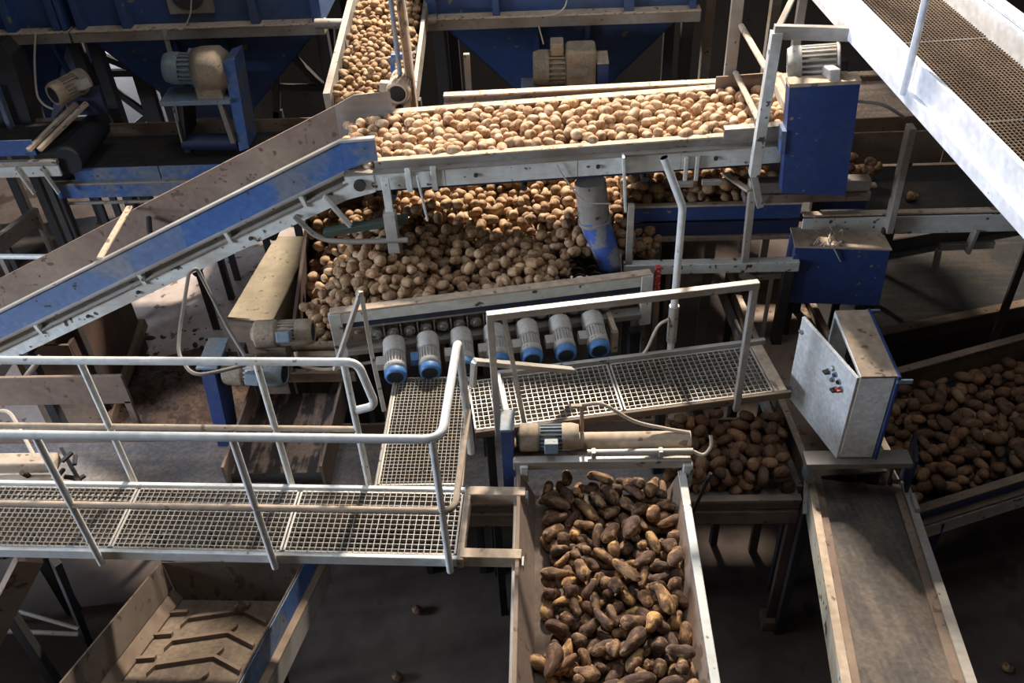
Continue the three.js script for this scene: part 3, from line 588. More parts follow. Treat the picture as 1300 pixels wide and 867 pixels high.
// low blue guard box with straw on its dusty lid
{
  const z0 = -6.0, t = thing('drive_guard', 'low blue guard box with a dusty lid and wisps of straw, below the tall guard', 'guard box', V(2.2, 0, -6.2));
  const q = [[1010, 314], [1130, 318], [1116, 388], [996, 384]].map(([a, b]) => PZ(a, b, z0));
  G().xy(q.map(p => [p.x, p.y]), z0, z0 - 0.2).build('guard', M.blueDeep, t, { label: 'deep blue sheet metal cover' });
  const y = (q[0].y + q[1].y) / 2;
  { const b0 = P(1005, 296, q[0].y), b1 = P(1117, 291, q[1].y); b0.y = q[0].y; G().prism([V(q[0].x - 0.01, q[0].y + 0.004, z0 + 0.01), V(q[1].x + 0.01, q[1].y + 0.004, z0 + 0.01), V(b1.x, q[1].y + 0.004, z0 - 0.26), V(b0.x, q[0].y + 0.004, z0 - 0.26)], V(0, 0.012, 0)).build('lid', M.dusty, t, { label: 'lid coated with beige dust' }); }
  const r = mulberry(31);
  for (let k = 0; k < 9; k++) {
    const c = P(1035 + r() * 30, 288 + r() * 22, y + 0.03), e = () => (r() - 0.5) * 0.14;
    G().tube([V(c.x + e(), y + 0.02, c.z + e() * 0.6), V(c.x + e(), y + 0.05 + r() * 0.03, c.z + e() * 0.6), V(c.x + e(), y + 0.02, c.z + e() * 0.6)], 0.004, 5).build('straw', M.cable, t);
  }
  G().tube([P(1056, 292, y + 0.04), P(1052, 306, y + 0.05), PZ(1060, 318, z0 + 0.01), PZ(1067, 332, z0 + 0.01)], 0.005, 5).build('straw', M.cable, t);
  for (const x of [q[3].x + 0.08, q[2].x - 0.1]) G().box(x, q[3].y / 2, z0 - 0.12, 0.06, q[3].y, 0.06).build('leg', M.dark, t);
}
// bent white pipe standing at the angled walkway
{
  const f = P(851, 446, WALK); const t = thing('pipe_post', 'white pipe post with a slanting top, standing at the far kerb of the angled walkway', 'post', V(f.x, 0, f.z));
  G().pipe([V(f.x, 0.0, f.z), V(f.x, 3.42, f.z), PZ(843, 200, f.z - 0.02)], 0.026, 0.03).build('pipe', M.rail, t);
  G().cyl(V(f.x, 2.3, f.z), V(f.x, 2.62, f.z), 0.036).build('sleeve', M.galv, t);
  G().tube([PZ(849, 405, f.z + 0.02), PZ(835, 415, f.z + 0.05), PZ(820, 445, f.z + 0.05), PZ(806, 456, f.z + 0.03)], 0.012).build('cable', M.cable, t);
}
// grey duct hanging over the heap
{
  const a = PZ(749, 240, -6.22), b = PZ(755, 280, -6.18), c = PZ(774, 334, -6.02);
  const t = thing('chute', 'grey round duct with a scuffed blue spout, hanging over the potato heap', 'duct', V(b.x, c.y, b.z));
  const scuffed = coated(0x77777a, 0x2f4f9e, 0x5b5348, { seed: 301, lo: 0.5, hi: 0.54, amount: 0.9, metres: 0.5, size: 256 });
  G().cyl(V(a.x, 3.04, a.z), b, 0.12, 0.12, 24).build('duct', M.steel, t);
  G().cyl(V(b.x - 0.003, b.y + 0.02, b.z), V(b.x, b.y - 0.005, b.z), 0.13, 0.13, 24).build('collar', M.galv, t);
  const d = c.clone().sub(b).normalize(), e = b.clone().addScaledVector(d, 0.05);
  G().put(new THREE.SphereGeometry(0.122, 20, 12), new THREE.Matrix4().setPosition(b.x, b.y, b.z)).cyl(b, c, 0.122, 0.095, 24)
    .put(new THREE.SphereGeometry(0.095, 20, 12), new THREE.Matrix4().setPosition(c.x, c.y, c.z)).build('spout', scuffed, t, { label: 'spout with worn blue paint' });
  G().cyl(V(c.x + 0.08, c.y + 0.1, c.z + 0.02), V(c.x + 0.09, c.y - 0.08, c.z + 0.06), 0.008).build('stay_rod', M.galv, t);
}

// ---------------------------------------------------------------- roller machine with seven motors
const SORT_RY = Math.atan(0.4 / 2.34), SORT = V(-1.6, 0, -5.22);
const sortW = (s, y, t) => V(s, y, t).applyAxisAngle(V(0, 1, 0), SORT_RY).add(SORT);
{
  const t = local('roller_sorter', 'coil roller machine with a white frame and a row of seven grey and blue motors', 'sorting machine', SORT, SORT_RY);
  const L = 2.37;
  G().box(L / 2, 2.592, -0.022, L, 0.02, 0.075).build('top_plate', M.dusty, t, { label: 'dusty top plate' });
  G().box(L / 2, 2.54, 0.005, L, 0.09, 0.02).build('front_rail', M.white, t);
  G().box(L / 2, 2.468, -0.006, L - 0.06, 0.05, 0.02).build('blue_strip', M.navy, t);
  G().box(L / 2, 2.435, -0.03, L - 0.1, 0.022, 0.06).build('inner_rail', M.steel, t);
  G().box(L / 2, 2.31, -0.08, L - 0.1, 0.26, 0.02).build('bearing_plate', M.soil, t);
  G().box(L / 2, 2.24, 0.0, L - 0.15, 0.05, 0.1).build('lower_rail', M.steel, t);
  for (const s of [0.03, L - 0.035]) G().box(s, 2.36, 0.0, 0.09, 0.46, 0.04).build('end_plate', M.white, t);
  for (const s of [0.03, L - 0.03]) G().box(s, 2.0, -0.85, 0.03, 0.5, 1.65).build('side_wall', M.steel, t);
  G().box(L / 2, 2.3, -1.68, L, 0.7, 0.03).build('rear_wall', M.rust, t);
  const n = 15, ds = 0.1235, s0 = 0.3;
  for (let k = 0; k < n; k++) {
    const s = s0 + k * ds;
    const b = G().cyl(V(s, 2.345, -0.09), V(s, 2.345, 0.0), 0.043, 0.043, 16).cyl(V(s, 2.345, -0.01), V(s, 2.345, 0.018), 0.022, 0.022, 10).build('roller_bearing', M.steel, t);
    if (k < n - 1) G().box(s + ds / 2, 2.35, -0.04, 0.008, 0.12, 0.1, 0, 0.001).build('divider', M.steel, t);
    const pts = []; const turns = 16, z0 = -0.15, z1 = -1.6;
    if (k > 8) { for (let i = 0; i <= turns * 8; i++) { const an = i / 8 * Math.PI * 2; pts.push(V(s + Math.cos(an) * 0.05, 2.36 + Math.sin(an) * 0.05, z0 + (z1 - z0) * i / (turns * 8))); } 
      const c = new THREE.CatmullRomCurve3(pts); G().put(new THREE.TubeGeometry(c, turns * 12, 0.011, 6)).build('coil_roller', M.black, t); }
    else G().cyl(V(s, 2.36, z0), V(s, 2.36, z1), 0.045, 0.045, 12).build('coil_roller', M.black, t);
  }
  for (let k = 0; k < 7; k++) {
    const s = s0 + (2 * k + 1) * ds;
    motor(t, V(s, 2.3, 0.02), V(s - 0.01, 2.25, 0.4), 0.08, { side: V(-1, 0.05, 0), fanMat: M.motorBlue, fins: 22, label: 'grey gear motor with a blue fan cover', boxMat: k === 1 ? M.motorBlue : M.motor, gear: 0.45, rim: true });
  }
  G().box(L - 0.32, 2.26, 0.1, 0.04, 0.05, 0.24).box(L - 0.32, 2.17, 0.2, 0.05, 0.2, 0.05).build('bracket', M.dusty, t);
  G().box(L + 0.06, 2.48, -0.05, 0.045, 0.28, 0.04).build('marker_plate', M.red, t, { label: 'worn red and white marker plate' });
  G().box(L + 0.06, 1.17, -0.05, 0.05, 2.34, 0.05).build('leg', M.brown, t);
  for (const [s, z] of [[0.08, -0.1], [L - 0.08, -0.1], [0.08, -1.6], [L - 0.08, -1.6]]) G().box(s, 1.0, z, 0.09, 2.0, 0.09).build('leg', M.dark, t);
}
// bin wall left of the heap, and the plank box beside it
{
  const t = thing('bin_wall', 'rusty brown sheet metal bin wall left of the potato heap', 'bin wall', V(-2.0, 0, -6.4));
  const a = V(-2.08, 0, -5.5), b = V(-2.13, 0, -7.36);
  G().prism([V(a.x, 1.35, a.z), V(b.x, 1.35, b.z), V(b.x, 2.5, b.z), V(a.x, 1.9, a.z)], V(-0.02, 0, 0)).build('sheet', M.rust, t);
  G().bar(V(a.x - 0.01, 1.91, a.z), V(b.x - 0.01, 2.51, b.z), 0.03, 0.02).build('top_edge', M.rust, t);
  G().prism([V(b.x, 1.35, b.z), V(0.95, 1.35, b.z), V(0.95, 2.6, b.z), V(b.x, 2.6, b.z)], V(0, 0, -0.02)).build('sheet', M.rust, t);
  for (const p of [V(-2.1, 0, -5.56), V(-2.15, 0, -7.3), V(0.9, 0, -7.4)]) G().box(p.x, 0.75, p.z, 0.06, 1.5, 0.06).build('leg', M.dark, t);
}
{
  const a = [P(288, 404, 1.62), P(345, 409, 1.62), P(402, 300, 1.62), P(350, 300, 1.62)];
  const t = thing('plank_box', 'long pale wooden trough cover sloping back beside the rusty bin wall', 'wooden box', V(-2.7, 0, -7.2));
  G().prism(a, V(0, -0.03, 0)).build('cover', M.plank, t);
  G().prism([a[1], a[2], V(a[2].x, 0, a[2].z), V(a[1].x, 0, a[1].z)], V(-0.02, 0, 0)).build('side_board', M.brown, t);
  G().prism([a[0], a[1], V(a[1].x, 0, a[1].z), V(a[0].x, 0, a[0].z)], V(0, 0, -0.02)).build('end_board', M.brown, t);
}

// ---------------------------------------------------------------- long belt under the walkways
{
  const t = thing('belt_conveyor', 'long grey belt conveyor running under the walkways, with potatoes at its right end', 'conveyor', V(-1.9, 0, -4.74));
  const x0 = -5.6, x1 = 1.72, xc = (x0 + x1) / 2, L = x1 - x0, y = 1.5;
  G().box(xc, y - 0.02, -4.72, L, 0.02, 0.66, 0, 0).build('belt', M.beltGrey, t);
  for (const [a, b] of [[x0, -3.1], [-3.09, -1.7], [-1.69, 0.2], [0.21, x1]]) {
    G().box((a + b) / 2, y + 0.03, -5.07, b - a, 0.2, 0.025).build('side_board', M.soil, t);
    G().box((a + b) / 2, y - 0.03, -4.37, b - a, 0.1, 0.025).build('side_board', M.brown, t);
  }
  G().box(xc, y + 0.03, -4.36, L, 0.03, 0.06).build('top_lip', M.soil, t);
  G().box(xc, y - 0.15, -4.35, L, 0.13, 0.03).build('frame_channel', M.brown, t);
  G().box(xc, y - 0.15, -5.09, L, 0.13, 0.03).build('frame_channel', M.brown, t);
  for (const x of [x0 + 0.1, x1 - 0.1]) G().cyl(V(x, y - 0.1, -4.4), V(x, y - 0.1, -5.05), 0.07).build('drum', M.dark, t);
  for (const x of [-5.0, -3.0, 1.69]) for (const z of [-4.36, -5.09]) G().box(x, (y - 0.2) / 2, z, 0.07, y - 0.2, 0.05).build('leg', x > 1 ? M.rust : M.dark, t);
  G().box(1.69, 0.06, -4.36, 0.14, 0.12, 0.14).build('foot_block', M.brown, t);
}
// board wall and drive block beside the belt, at the left edge
single(G().box(-4.35, 1.72, -5.42, 1.85, 0.3, 0.03).box(-3.46, 0.8, -5.42, 0.06, 1.6, 0.03).box(-5.2, 0.8, -5.42, 0.06, 1.6, 0.03), 'board_wall', M.soil, 'beige board standing behind the grey belt below the walkway rails', 'board');
{
  const t = thing('gearbox_block', 'dusty beige drive housing with a tattered black end, on the grey belt behind the walkway', 'drive housing', V(-3.9, 0, -4.25));
  const yb = 1.86, a = P(0, 574, yb), b = P(74, 574, yb), c = P(0, 590, yb), x0 = a.x - 0.6;
  G().box((x0 + b.x) / 2, yb - 0.05, (a.z + c.z) / 2, b.x - x0, 0.1, c.z - a.z, 0, 0.02).build('housing', M.dusty, t);
  const e = P(0, 609, yb - 0.1);
  G().box((x0 + b.x) / 2 + 0.02, yb - 0.16, (c.z + e.z) / 2, b.x - x0, 0.12, e.z - c.z, 0, 0.02).build('housing_base', M.dusty, t);
  G().cyl(V(b.x - 0.2, yb - 0.1, c.z + 0.02), V(b.x - 0.2, yb - 0.02, c.z + 0.06), 0.02).build('bolt', M.rust, t);
  const r = mulberry(5);
  for (let k = 0; k < 9; k++) G().box(b.x + 0.04 + r() * 0.14, yb - 0.18 + r() * 0.2, a.z + 0.02 + r() * 0.2, 0.1, 0.025, 0.03, r() * 3).build('tattered_flap', M.dark, t);
  G().prism([V(b.x + 0.03, yb + 0.02, a.z - 0.02), V(b.x + 0.2, yb - 0.12, e.z), V(b.x + 0.2, yb - 0.22, e.z), V(b.x + 0.03, yb - 0.2, a.z - 0.02)], V(-0.03, 0, 0)).build('end_plate', M.dark, t);
  G().box(-4.1, 0.82, (a.z + e.z) / 2, 0.1, 1.64, 0.08).build('leg', M.dark, t);
}
// short cross conveyor that drops on to the grey belt
{
  const t = thing('belt_conveyor', 'short brown streaked cross conveyor with two dusty motors, dropping on to the grey belt', 'conveyor', V(-1.98, 0, -4.9));
  const y = 1.86, xl = -2.36, xr = -1.66;
  G().box((xl + xr) / 2, y - 0.16, -4.92, xr - xl - 0.04, 0.02, 0.84, 0, 0).build('belt', M.beltBrown, t);
  G().cyl(V(xl + 0.02, y - 0.2, -4.52), V(xr - 0.02, y - 0.2, -4.52), 0.05).build('drum', M.dark, t);
  for (const x of [xl, xr]) G().prism([V(x, y, -4.42), V(x, y, -5.3), V(x, y - 0.26, -5.3), V(x, y - 0.3, -4.42)], V(0.02, 0, 0)).build('side_plate', M.soil, t);
  G().box((xl + xr) / 2 - 0.02, y + 0.1, -5.29, xr - xl + 0.34, 0.09, 0.1).build('cross_beam', M.soil, t);
  G().box((xl + xr) / 2 + 0.1, y + 0.16, -5.42, xr - xl + 0.1, 0.07, 0.06).build('cross_beam', M.dusty, t);
  G().cyl(V(xl + 0.3, y + 0.18, -5.52), V(xr + 0.25, y + 0.2, -5.52), 0.035).build('roller_tube', M.dusty, t);
  motor(t, P(283, 470, y + 0.22), P(362, 474, y + 0.22), 0.105, { gear: 0.4, gearMat: M.motorDusty, bodyMat: M.motor, fanMat: M.greyBlue, side: V(0, 0.4, 1), boxMat: M.greyBlue, label: 'dusty gear motor on the cross beam' });
  G().box(-2.2, y + 0.145, -5.32, 0.4, 0.03, 0.16).build('motor_plate', M.steel, t);
  const ub = [P(320, 424, 2.28), P(398, 421, 2.28)];
  motor(t, ub[0], ub[1], 0.1, { gear: 0.45, gearMat: M.motorDusty, bodyMat: M.motorDusty, fanMat: M.motorDusty, boxMat: M.greyBlue, side: V(0, 0.5, 1), label: 'upper dusty gear motor with a grey terminal box' });
  G().box((ub[0].x + ub[1].x) / 2 - 0.1, 2.1, ub[0].z, 0.24, 0.18, 0.14).build('motor_plate', M.soil, t);
  G().box((ub[0].x + ub[1].x) / 2 + 0.1, y + 0.13, ub[0].z + 0.0, 1.0, 0.03, 0.2).build('motor_beam', M.soil, t);
  G().pipe([V(ub[1].x - 0.12, 2.22, ub[0].z + 0.14), V(ub[1].x - 0.1, 2.1, ub[0].z + 0.18), V(ub[1].x + 0.1, 2.08, ub[0].z + 0.2), V(-1.2, 2.1, ub[0].z + 0.1)], 0.014, 0.06).build('conduit', M.dusty, t);
  // blue end guard on the left
  const g0 = V(xl - 0.16, 0, -5.2);
  G().prism([V(g0.x, 2.18, -5.42), V(g0.x, 2.14, -5.1), V(g0.x, 1.5, -4.98), V(g0.x, 1.5, -5.2)], V(-0.1, 0, 0)).build('guard', M.blueDeep, t, { label: 'worn blue end guard' });
  G().box(g0.x - 0.05, 2.19, -5.28, 0.16, 0.02, 0.36).build('guard_cap', M.greyBlue, t);
  for (const x of [xl, xr]) for (const z of [-5.28]) G().box(x + 0.01, (y - 0.28) / 2, z, 0.05, y - 0.28, 0.05).build('leg', M.dark, t);
  for (const x of [-1.55, -2.5]) G().box(x, (y + 0.1) / 2, -5.66, 0.06, y + 0.1, 0.06).build('leg', M.dark, t);
}

// ---------------------------------------------------------------- front conveyor with large potatoes
const FX0 = -0.225, FX1 = 0.785, FBELT = 1.98;
{
  const t = thing('belt_conveyor', 'wide belt conveyor heaped with large brown potatoes, with a tube and motor across its head', 'conveyor', V(0.28, 0, -2.7));
  const z0 = -4.02, z1 = -1.2, zc = (z0 + z1) / 2, L = z1 - z0, y = 2.2;
  G().box(0.28, FBELT - 0.01, zc, 0.9, 0.02, L, 0, 0).build('belt', M.beltEarth, t);
  for (const [x, s] of [[FX0, 1], [FX1, -1]]) {
    G().prism([V(x, y, z0), V(x, y, z1), V(x + s * 0.09, FBELT - 0.01, z1), V(x + s * 0.09, FBELT - 0.01, z0)], V(-s * 0.012, 0, 0)).build('side_wall', M.soil, t);
    G().box(x - s * 0.01, y, zc, s > 0 ? 0.025 : 0.05, 0.02, L).build('top_lip', s > 0 ? M.soil : M.white, t);
    G().box(x - s * 0.03, y - 0.13, zc, 0.025, 0.2, L).build('frame_channel', s > 0 ? M.steel : M.white, t);
    G().box(x - s * 0.03, y - 0.3, zc, 0.04, 0.08, L).build('frame_rail', M.brown, t);
    for (const z of [-4.0, -1.4]) G().box(x - s * 0.03, (y - 0.3) / 2, z, 0.07, y - 0.3, 0.07).build('leg', M.dark, t);
  }
  // head: cross beam, tube, conduit and drive
  const zb = -4.08;
  G().box(0.29, y + 0.06, zb + 0.03, 1.12, 0.07, 0.06).build('head_beam', M.galv, t);
  G().cyl(V(0.05, y + 0.12, zb - 0.1), V(0.86, y + 0.12, zb - 0.1), 0.056).build('head_tube', M.dusty, t, { label: 'dust covered cross tube' });
  G().cyl(V(0.2, y + 0.135, zb + 0.02), V(0.86, y + 0.135, zb + 0.02), 0.022).build('conduit', M.galv, t);
  for (const x of [0.24, 0.66]) G().box(x, y + 0.13, zb + 0.02, 0.03, 0.05, 0.05).build('conduit_clip', M.galv, t);
  G().pipe([V(0.86, y + 0.135, zb + 0.02), V(0.93, y + 0.11, zb + 0.04), V(0.98, y + 0.16, zb), V(0.97, y + 0.22, zb - 0.04)], 0.012, 0.04).build('cable', M.cable, t);
  motor(t, V(-0.25, y + 0.16, zb - 0.1), V(0.15, y + 0.16, zb - 0.1), 0.088, { gear: 0.38, gearMat: M.motorDusty, bodyMat: M.greyBlue, fanMat: M.dusty, boxMat: M.greyBlue, side: V(0, 0.25, 1), label: 'dusty gear motor across the conveyor head' });
  G().box(-0.02, y + 0.06, zb - 0.08, 0.5, 0.03, 0.2).build('motor_plate', M.soil, t);
  G().prism([V(-0.34, y + 0.3, zb - 0.18), V(-0.34, y + 0.3, zb - 0.02), V(-0.34, y - 0.2, zb + 0.06), V(-0.34, y - 0.2, zb - 0.12)], V(0.075, 0, 0)).build('guard', M.blueDeep, t, { label: 'upright blue chain guard' });
  G().box(-0.3, y + 0.31, zb - 0.1, 0.09, 0.02, 0.19).build('guard_cap', M.greyBlue, t);
  G().box(-0.2, y + 0.0, zb + 0.06, 0.05, 0.14, 0.04).build('bracket', M.white, t);
  G().box(0.83, y - 0.03, zb + 0.06, 0.06, 0.2, 0.05).build('bracket', M.white, t);
  G().box(0.17, y + 0.28, zb - 0.14, 0.025, 0.22, 0.025).box(0.15, y + 0.39, zb - 0.14, 0.1, 0.02, 0.03).build('cable_stand', M.dusty, t);
  G().tube([V(0.17, y + 0.4, zb - 0.14), V(0.3, y + 0.4, zb - 0.14), V(0.5, y + 0.26, zb - 0.13), V(0.7, y + 0.2, zb - 0.12), V(0.85, y + 0.18, zb - 0.1)], 0.012).build('cable', M.cable, t);
  G().cyl(V(0.97, y + 0.02, zb + 0.1), V(0.88, y - 0.35, zb + 0.12), 0.012).build('stay_rod', M.dark, t);
  G().cyl(V(-0.15, FBELT - 0.09, zb + 0.1), V(0.71, FBELT - 0.09, zb + 0.1), 0.075).build('drum', M.dark, t);
}

// ---------------------------------------------------------------- rising belt under the control cabinet, and the level one behind
{
  const t = thing('belt_conveyor', 'narrow grey belt conveyor rising towards the viewer from under the control cabinet', 'conveyor', V(1.9, 0, -3.6));
  const dir = V(-0.158, 0.245, 0.957).normalize(), side = V(dir.z, 0, -dir.x).normalize();
  const o = V(1.79, 1.66, -4.42), up = new THREE.Vector3().crossVectors(dir, side).normalize(); if (up.y < 0) up.negate();
  const at = (s, w, h) => o.clone().addScaledVector(dir, s).addScaledVector(side, w).addScaledVector(up, h);
  const s1 = 3.4, wd = 0.62;
  const slab = (w0, w1, h0, h1, mat, name, a = -0.1, b = s1) => G().prism([at(a, w0, h1), at(b, w0, h1), at(b, w1, h1), at(a, w1, h1)], up.clone().multiplyScalar(h0 - h1)).build(name, mat, t);
  slab(0.06, wd - 0.06, -0.07, -0.055, M.beltSlope, 'belt');
  slab(-0.035, 0.015, -0.015, 0.0, M.dusty, 'top_lip'); slab(0.015, 0.07, -0.05, -0.03, M.soil, 'side_board');
  slab(-0.035, -0.012, -0.19, -0.015, M.white, 'frame_channel');
  slab(wd - 0.07, wd - 0.015, -0.05, -0.03, M.soil, 'side_board'); slab(wd - 0.02, wd + 0.035, -0.015, 0.0, M.galv, 'top_lip');
  slab(wd + 0.015, wd + 0.035, -0.19, -0.015, M.white, 'frame_channel');
  slab(0.02, wd - 0.02, -0.2, -0.18, M.dark, 'return_belt');
  for (const [s, w] of [[0.1, -0.02], [0.1, wd], [2.9, -0.02], [2.9, wd]]) { const p = at(s, w, -0.17); G().box(p.x, p.y / 2, p.z, 0.06, p.y, 0.06).build('leg', M.dark, t); }
  G().bar(at(0.06, -0.05, 0.02), at(0.2, -0.05, -0.16), 0.03, 0.02).build('strap', M.galv, t);
  G().cyl(at(0.1, wd + 0.02, 0.02), at(0.28, wd + 0.02, 0.02), 0.018).build('hinge_rod', M.galv, t);
  G().cyl(at(-0.05, 0.02, -0.12), at(-0.05, wd - 0.02, -0.12), 0.06).build('drum', M.dark, t);
  // shelf that carries the cabinet
  G().box(2.02, 1.94, -4.34, 0.7, 0.05, 0.13).build('shelf', M.steel, t, { label: 'grey shelf across the belt' });
  G().box(2.05, 1.952, -4.66, 0.3, 0.03, 0.6).build('shelf_arm', M.steel, t);
  G().box(1.72, 1.86, -4.35, 0.05, 0.2, 0.12).build('shelf_foot', M.greyBlue, t);
  G().prism([V(2.4, 1.98, -4.28), V(2.47, 1.98, -4.55), V(2.47, 1.55, -4.55), V(2.4, 1.5, -4.28)], V(-0.02, 0, 0)).build('shelf_foot', M.navy, t);
}
{
  const t = thing('belt_conveyor', 'level belt conveyor running back under the angled walkway, with dusty side rails', 'conveyor', V(2.0, 0, -5.5));
  const a = V(1.79, 1.66, -4.5), b = V(1.6, 1.66, -7.0), d = b.clone().sub(a).normalize(), sd = V(-d.z, 0, d.x);
  const q = (p, w, y) => V(p.x + sd.x * w, y, p.z + sd.z * w);
  const wd = 0.6;
  G().prism([q(a, 0.04, 1.6), q(b, 0.04, 1.6), q(b, wd - 0.04, 1.6), q(a, wd - 0.04, 1.6)], V(0, -0.015, 0)).build('belt', M.soil, t);
  for (const w of [0, wd]) {
    G().bar(q(a, w, 1.66), q(b, w, 1.66), 0.05, 0.02).build('top_lip', M.dusty, t);
    G().bar(q(a, w, 1.55), q(b, w, 1.55), 0.02, 0.2).build('side_board', M.soil, t);
    G().bar(q(a, w - 0.05 * Math.sign(0.3 - w), 1.45), q(b, w - 0.05 * Math.sign(0.3 - w), 1.45), 0.05, 0.1).build('frame_channel', M.steel, t);
    for (const k of [0.08, 0.9]) { const p = q(a.clone().lerp(b, k), w, 0); G().box(p.x, 0.71, p.z, 0.06, 1.42, 0.06).build('leg', M.dark, t); }
  }
  // white bent bracket hanging below the upper beam
  G().bar(PZ(950, 352, -6.05), PZ(1000, 348, -6.05), 0.04, 0.05).bar(PZ(942, 346, -6.05), PZ(960, 356, -6.05), 0.06, 0.08).bar(PZ(980, 352, -6.05), V(PZ(980, 352, -6.05).x, 1.5, -6.05), 0.03, 0.03).build('clamp_bracket', M.galv, t);
}
// control cabinet with its door ajar
{
  const t = thing('control_cabinet', 'grey control cabinet with its white door ajar, on a shelf over the rising belt', 'control cabinet', V(2.01, 1.965, -4.66));
  const x0 = 1.9, x1 = 2.12, z0 = -5.0, z1 = -4.33, y0 = 1.966, y1 = 2.69, w = 0.012;
  G().box((x0 + x1) / 2, (y0 + y1) / 2, z1 - w / 2, x1 - x0, y1 - y0, w, 0, 0.003).box((x0 + x1) / 2, (y0 + y1) / 2, z0 + w / 2, x1 - x0, y1 - y0, w, 0, 0.003)
    .box(x1 - w / 2, (y0 + y1) / 2, (z0 + z1) / 2, w, y1 - y0, z1 - z0, 0, 0.003).box((x0 + x1) / 2, y0 + w / 2, (z0 + z1) / 2, x1 - x0, w, z1 - z0, 0, 0.003)
    .box((x0 + x1) / 2, y1 - w / 2, (z0 + z1) / 2, x1 - x0, w, z1 - z0, 0, 0.003).build('body', M.cabinet, t);
  G().box((x0 + x1) / 2 + 0.005, y1 + 0.004, (z0 + z1) / 2, x1 - x0 + 0.004, 0.008, z1 - z0 + 0.004, 0, 0.003).build('dust_layer', M.dusty, t, { label: 'beige dust on the roof' });
  G().box(x0 + 0.006, y1 - 0.02, (z0 + z1) / 2, 0.012, 0.02, z1 - z0 - 0.02).box(x0 + 0.006, (y0 + y1) / 2, z0 + 0.02, 0.012, y1 - y0 - 0.03, 0.02).build('door_seal', M.catwalk, t);
  G().box(x1 - 0.03, (y0 + y1) / 2, (z0 + z1) / 2, 0.01, y1 - y0 - 0.1, z1 - z0 - 0.1).build('mounting_plate', M.galv, t);
  const r = mulberry(17);
  for (let k = 0; k < 12; k++) G().box(x1 - 0.07, y1 - 0.14 - Math.floor(k / 4) * 0.17, z0 + 0.1 + (k % 4) * 0.13, 0.07, 0.1, 0.07 + r() * 0.03).build('relay', k % 3 ? M.dark : M.blue, t);
  G().box(x1 + 0.012, (y0 + y1) / 2, (z0 + z1) / 2, 0.024, y1 - y0 + 0.02, z1 - z0 + 0.03).build('back_rail', M.blueDeep, t);
  for (const z of [z0 - 0.03, z1 + 0.01]) G().box(x1 + 0.05, y1 - 0.03, z, 0.1, 0.03, 0.02).build('mounting_lug', M.greyBlue, t);
  // the door is a board turned on the near upright edge; its own frame has the hinge at the origin
  const door = new THREE.Mesh(G().box(-0.012, (y1 - y0) / 2, -0.33, 0.022, y1 - y0 - 0.004, 0.66, 0, 0.004).geometry(null), M.cabinet);
  door.name = 'door'; door.castShadow = door.receiveShadow = true; door.userData.label = 'white cabinet door ajar with push buttons';
  door.position.set(x0 - 0.004 - t.position.x, y0 - t.position.y, z1 - 0.002 - t.position.z); door.rotation.y = THREE.MathUtils.degToRad(17.5); t.add(door);
  const fit = (y, z, rr, len, mat, name) => G().cyl(V(-0.02, y, z), V(-0.023 - len, y, z), rr, rr * 0.9, 14).build(name, mat, door);
  const white = M.catwalk;
  for (const [y, z, c] of [[0.61, -0.235, white], [0.59, -0.195, M.blueDeep], [0.57, -0.145, M.black], [0.535, -0.21, M.steel]]) { fit(y, z, 0.02, 0.012, M.chrome, 'button_ring'); fit(y, z, 0.015, 0.022, c, 'push_button'); }
  for (const [y, z, c] of [[0.555, -0.27, M.black], [0.49, -0.16, M.black], [0.535, -0.11, M.red]]) { fit(y, z, 0.024, 0.01, M.chrome, 'switch_ring'); G().box(-0.045, y, z, 0.035, 0.016, 0.04).build('rotary_switch', c, door); }
  for (const y of [0.1, 0.62]) { fit(y, -0.625, 0.014, 0.014, M.chrome, 'lock'); G().box(-0.035, y - 0.004, -0.625, 0.02, 0.012, 0.045).build('lock_wing', M.cableDark, door); }
  // small white legend plates above the buttons
  for (const [y, z] of [[0.645, -0.23], [0.615, -0.12]]) G().box(-0.0235, y, z, 0.002, 0.012, 0.05, 0, 0).build('legend_plate', M.catwalk, door);
}
